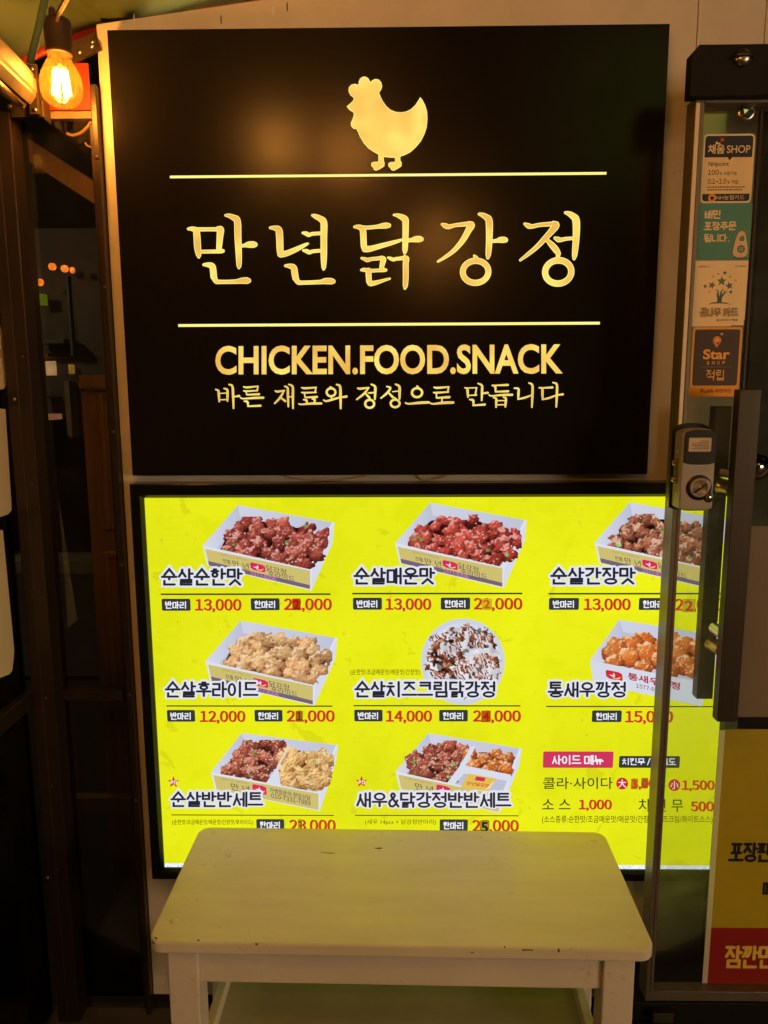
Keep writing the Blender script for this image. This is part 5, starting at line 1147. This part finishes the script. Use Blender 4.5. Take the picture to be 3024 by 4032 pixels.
# ================================================================== WHITE TABLE
TZ = H-.976
c_bl, c_br = atz(800, 3268, TZ), atz(2370, 3273, TZ); c_fl, c_fr = atz(600, 3700, TZ), atz(2578, 3752, TZ)
tx0, tx1 = (c_bl.x+c_fl.x)/2, (c_br.x+c_fr.x)/2
tx0, tx1 = atz(593, 3690, TZ).x-.001, atz(2586, 3735, TZ).x+.001
ty0, ty1 = (c_fl.y+c_fr.y)/2, (c_bl.y+c_br.y)/2+.006
print('TABLE', tx0, tx1, ty0, ty1, c_bl, c_br, c_fl, c_fr)
table = thing('white_table', 'worn white painted wooden table with a lower shelf under the menu', 'table', ((tx0+tx1)/2, (ty0+ty1)/2, 0))
TT = .024
top = prism('table_top', rrect(tx0, ty0, tx1, ty1, .026, 8), TZ-TT, TZ, M['table_paint'], table, .004, 'z')
LG = .056; ins = .030
for ix_, iy in ((0, 0), (1, 0), (0, 1), (1, 1)):
    x = tx0+ins if ix_ == 0 else tx1-ins-LG; y = ty0+.016 if iy == 0 else ty1-.016-LG
    box('leg', x, x+LG, y, y+LG, .02, TZ-TT-.0003, M['table_legs'], table, .003)
ax0, ax1 = tx0+ins+LG, tx1-ins-LG
box('apron', ax0, ax1, ty0+.024, ty0+.044, TZ-TT-.075, TZ-TT-.0004, M['table_legs'], table, .002)
box('apron', ax0, ax1, ty1-.044, ty1-.024, TZ-TT-.075, TZ-TT-.0004, M['table_legs'], table, .002)
for x in (tx0+ins+.008, tx1-ins-.028): box('apron', x, x+.02, ty0+.016+LG, ty1-.016-LG, TZ-TT-.075, TZ-TT-.0004, M['table_legs'], table, .002)
SZ = TZ-.27
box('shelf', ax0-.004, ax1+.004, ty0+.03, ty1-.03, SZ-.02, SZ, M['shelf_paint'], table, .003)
for x in (ax0-.012, ax1-.006): box('shelf_rail', x, x+.018, ty0+.016+LG, ty1-.016-LG, SZ+.0004, SZ+.03, M['table_legs'], table, .002)
for u, v in ((838, 3282), (2333, 3301), (686, 3636), (2480, 3667)):
    p = atz(u, v, TZ); lathe('dowel_plug', [(.0078, -.002), (.0078, .0002), (.0068, .0009), (0, .001)], p, (0, 0, 1), M['table_paint'], top, 20)
def chip(pts, Z=None, Y=None):
    if Z is not None: q = [(lambda p: (p.x, p.y))(atz(u, v, Z)) for u, v in pts]; prism('paint_chip', q, Z-.001, Z+.0003, M['chipped_wood'], top, 0, 'z')
    else: q = [(lambda p: (p.x, p.z))(at(u, v, Y)) for u, v in pts]; prism('paint_chip', q, Y-.0003, Y+.001, M['chipped_wood'], top)
chip([(1470, 3342), (1490, 3338), (1504, 3341), (1490, 3344)], Z=TZ); chip([(1255, 3358), (1300, 3361), (1320, 3360), (1300, 3364)], Z=TZ)
ye = ty0-.0001
for u0, u1, v0, v1 in ((2060, 2105, 3733, 3737), (2200, 2208, 3730, 3742), (780, 788, 3709, 3714), (1010, 1020, 3722, 3727), (1860, 1872, 3745, 3749), (1990, 1996, 3722, 3727)):
    chip([(u0, v0), (u1, v0+1), (u1, v1), (u0+1, v1)], Y=ye)
p = atz(606, 3698, TZ); lathe('paint_chip', [(.0055, -.002), (.0055, -.0002), (0, .0003)], (tx0+.012, ty0+.007, TZ-.002), (-.4, -.6, .7), M['chipped_wood'], top, 9)

table.rotation_euler.z = math.radians(-.9)

# ================================================================== BEYOND THE PARTITION GLASS
pd = thing('panelled_door', 'brown panelled wooden door behind the partition glass', 'door', at(400, 2400, .35))
DY = .35
a = at(316, 1536, DY); b = at(500, 3290, DY)
box('door_leaf', a.x, a.x+.75, DY, DY+.04, .05, a.z, M['brown_wood'], pd, .003)
def mould(u0, v0, v1):
    p0 = at(u0, v0, DY); p1 = at(u0, v1, DY); x = p0.x; x1 = x+.42; w_ = .016
    for q in ((x, x+w_, p1.z, p0.z), (x+w_, x1, p0.z-w_, p0.z), (x+w_, x1, p1.z, p1.z+w_)): box('moulding', q[0], q[1], DY-.012, DY-.0003, q[2], q[3], M['brown_wood'], pd, .004)
    box('door_panel', x+w_+.02, x1-.01, DY-.006, DY-.0003, p1.z+w_+.02, p0.z-w_-.02, M['brown_wood'], pd, .004)
mould(385, 1548, 2085); mould(408, 2170, 3000)
a = at(235, 3142, DY-.03); b = at(540, 3202, DY-.03); box('sill_board', a.x, a.x+.8, DY-.03, DY-.0005, b.z, a.z, M['brown_wood'], pd, .003)
for v0, v1 in ((3668, 3690), (3752, 3772)): a = at(240, v0, DY-.01); b = at(240, v1, DY-.01); box('kick_strip', a.x, a.x+.8, DY-.012, DY-.0005, b.z, a.z, M['brown_wood'], pd, .002)
sf = thing('soffit_board', 'small pale soffit board under the slanting beam behind the glass', 'board', at(160, 660, .4))
q = [(lambda p: (p.x, p.z))(at(u, v, .40)) for u, v in ((126, 684), (190, 684), (160, 652), (128, 640))]; prism('soffit_face', q, .40, .42, M['cream_vinyl'], sf)
lt = thing('door_lintel', 'brown wooden lintel over the panelled door', 'lintel', at(380, 1505, .34)); a = at(307, 1478, .33); b = at(450, 1530, .33); box('lintel_board', a.x, a.x+.8, .33, .40, b.z, a.z, M['brown_wood'], lt, .003)
# diagonal beam reflection, built as a solid piece, and soffit seen high up
df = thing('reflected_beam', 'slanting beam reflection, built as timber behind the upper partition glass', 'beam', at(200, 600, .3))
bm = bmesh.new(); P0, P1 = at(20, 530, .30), at(420, 790, .30); d = (P1-P0).normalized(); n_ = Vector((-d.z, 0, d.x))*.022
vs = [bm.verts.new(p) for p in (P0-n_, P1-n_, P1+n_, P0+n_)]; f = bm.faces.new(vs); r = bmesh.ops.extrude_face_region(bm, geom=[f]); bmesh.ops.translate(bm, verts=[x for x in r['geom'] if isinstance(x, bmesh.types.BMVert)], vec=(0, .05, 0)); bmesh.ops.recalc_face_normals(bm, faces=bm.faces)
from_bm('timber', bm, M['brown_wood'], df)
# street reflected in the pane, built as solid shopfront, lamps, signs behind it
def flat_box(name, u0, v0, u1, v1, Y, m, par=None, d=.05): a = at(u0, v0, Y); b = at(u1, v1, Y); return box(name, a.x, b.x, Y, Y+d, b.z, a.z, m, par, .002)
SYY = 5.0
emis('warm_lamp', sr(255, 130, 40)[:3], 2.2, .6, 30); emis('green_board', sr(150, 160, 70)[:3], 3.2, .5, 2); emis('shop_fill_glow', (1.0, .66, .38), 17, .5, 1.5); emis('reflected_green_sign', sr(120, 140, 24)[:3], .55, .5, 8); emis('cool_sign', sr(170, 230, 220)[:3], 1.5, .6, 20)
emis('cream_case', sr(170, 130, 92)[:3], 1.5, .5, 14); emis('amber_case', sr(150, 110, 40)[:3], 1.2, .5, 8); emis('pink_case', sr(150, 96, 70)[:3], 1.0, .6, 10)
plane('reflected_lane', [(-6, 2.2, .02), (1, 2.2, .02), (1, 4.9, .02), (-6, 4.9, .02)], M['paving'])
shop = thing('reflected_shopfront', 'dim shopfront reflection, modelled as a shop behind the partition glass', 'shop', at(200, 1500, SYY))
flat_box('facade', 60, 900, 460, 1730, SYY, M['shutter_grey'], shop, .2)
flat_box('awning_rail', 108, 1335, 252, 1350, SYY-.35, M['teal_paint'], shop, .3); flat_box('fascia', 112, 1392, 270, 1408, SYY-.1, M['brown_wood'], shop, .1)
for (u0, v0, u1, v1, m) in ((124, 1425, 166, 1470, 'cream_case'), (178, 1422, 220, 1478, 'cream_case'), (132, 1512, 172, 1566, 'pink_case')): flat_box('display_window', u0, v0, u1, v1, SYY-.03, M[m], shop, .025)
flat_box('shelf', 128, 1560, 182, 1570, SYY-.3, M['pale_post'], shop, .28)
flat_box('counter', 136, 1655, 205, 1740, SYY-.4, M['dark_wall'], shop, .35)
flat_box('goods', 138, 1632, 205, 1655, SYY-.35, M['pink_case'], shop, .2)
for u, v, w_, h_, lab in ((206, 1050, 15, 14, 'reflection of the leftmost orange lamp, built behind the glass'), (255, 1058, 15, 14, 'reflection of the middle orange lamp, built behind the glass'), (285, 1064, 10, 12, 'reflection of the rightmost orange lamp, built behind the glass'), (160, 1112, 12, 14, 'reflection of a small orange lamp below the row of three, built behind the glass')):
    p = at(u, v, SYY-.3); s = SYY+1.3; o = lathe('reflected_lantern', [(0, -h_/FPX*s), (w_*.7/FPX*s, -h_*.8/FPX*s), (w_/FPX*s, 0), (w_*.7/FPX*s, h_*.8/FPX*s), (0, h_/FPX*s)], p, (0, 0, 1), M['warm_lamp'], None, 16)
    tag(o, lab, 'lantern', 'lantern reflections built behind the glass')
tag(flat_box('reflected_green_sign', 133, 1157, 178, 1200, SYY-.2, M['reflected_green_sign']), 'dim green sign reflection, built as a square board behind the glass', 'sign')
tag(flat_box('reflected_white_sign', 94, 1168, 114, 1240, SYY-.5, M['cool_sign']), 'bluish white sign reflection, built as a glowing box by the corner post', 'sign')
tag(flat_box('reflected_lit_box', 268, 1435, 286, 1472, SYY-.1, M['amber_case']), 'small amber reflection, built as a lit box beside the pillar', 'sign')
tag(flat_box('reflected_pillar', 250, 1500, 286, 1722, SYY-.2, M['pale_post'], None, .15), 'pale pillar reflection, built at the edge of the reflected shopfront', 'pillar')
tag(flat_box('reflected_pole', 267, 1085, 279, 1400, SYY-.6, M['teal_paint'], None, .06), 'thin greenish pole reflection, built in front of the reflected shopfront', 'pole')
a = at(145, 1745, SYY-.5); box('reflected_kerb', a.x-.3, a.x+1.2, SYY-.6, SYY-.3, .02, .14, M['pale_post'], None, .01)['kind'] = 'structure'
bwl = thing('lane_wall', 'dark wall closing the reflected street built behind the partition', 'wall', (-2, 5.4, 0)); box('wall_face', -7, 1.0, 5.4, 5.5, 0, 5, M['dark_wall'], bwl)
gs = thing('opposite_sign', 'green lit shop sign across the street behind the viewer', 'sign', (1.9, -4.6, 3.1)); box('sign_box', 1.4, 2.4, -4.7, -4.6, 3.1, 4.1, M['green_board'], gs, .01)
ll = thing('lane_fill_lamp', 'unseen globe lamp added to brighten the lane built behind the glass', 'lamp', (-3.3, 3.0, 2.6)); emis('lane_fill_light', (1.0, .64, .34), 42)  # added lamp, out of view, to brighten the street behind the pane
lathe('lamp_globe', [(0, -.12), (.09, -.08), (.12, 0), (.09, .08), (0, .12)], (-3.3, 3.0, 2.6), (0, 0, 1), M['lane_fill_light'], ll, 20); box('lamp_arm', -3.31, -3.29, 3.1, 5.4, 2.65, 2.68, M['matt_black'], ll)
vl = thing('door_fill_lamp', 'unseen small globe lamp added behind the shop wall to light the panelled door', 'lamp', (-.36, .15, 2.2)); emis('door_fill_light', (1.0, .56, .2), 55)  # added lamp, hidden by the wall, to brighten the panelled door
lathe('lamp_globe', [(0, -.035), (.025, -.025), (.035, 0), (.025, .025), (0, .035)], (-.36, .15, 2.15), (0, 0, 1), M['door_fill_light'], vl, 16); lathe('lamp_base', [(.02, .033), (.02, .06), (0, .06)], (-.36, .15, 2.15), (0, 0, 1), M['socket_brown'], vl, 16)
os_ = thing('fill_shopfront', 'unseen lit shopfront added across the street behind the viewer as front fill', 'shop', (6.4, -6.1, 0))  # added out of view: its glowing windows give front fill light
box('facade', 4.2, 9.2, -6.2, -6.1, 0, 3.4, M['shutter_grey'], os_)
for k in range(3): box('window', 4.6+1.5*k, 5.9+1.5*k, -6.1, -6.05, .7, 2.5, M['shop_fill_glow'], os_)
print('OBJ', len(bpy.data.objects), 'TRIS', sum(len(m.polygons) for m in bpy.data.meshes))
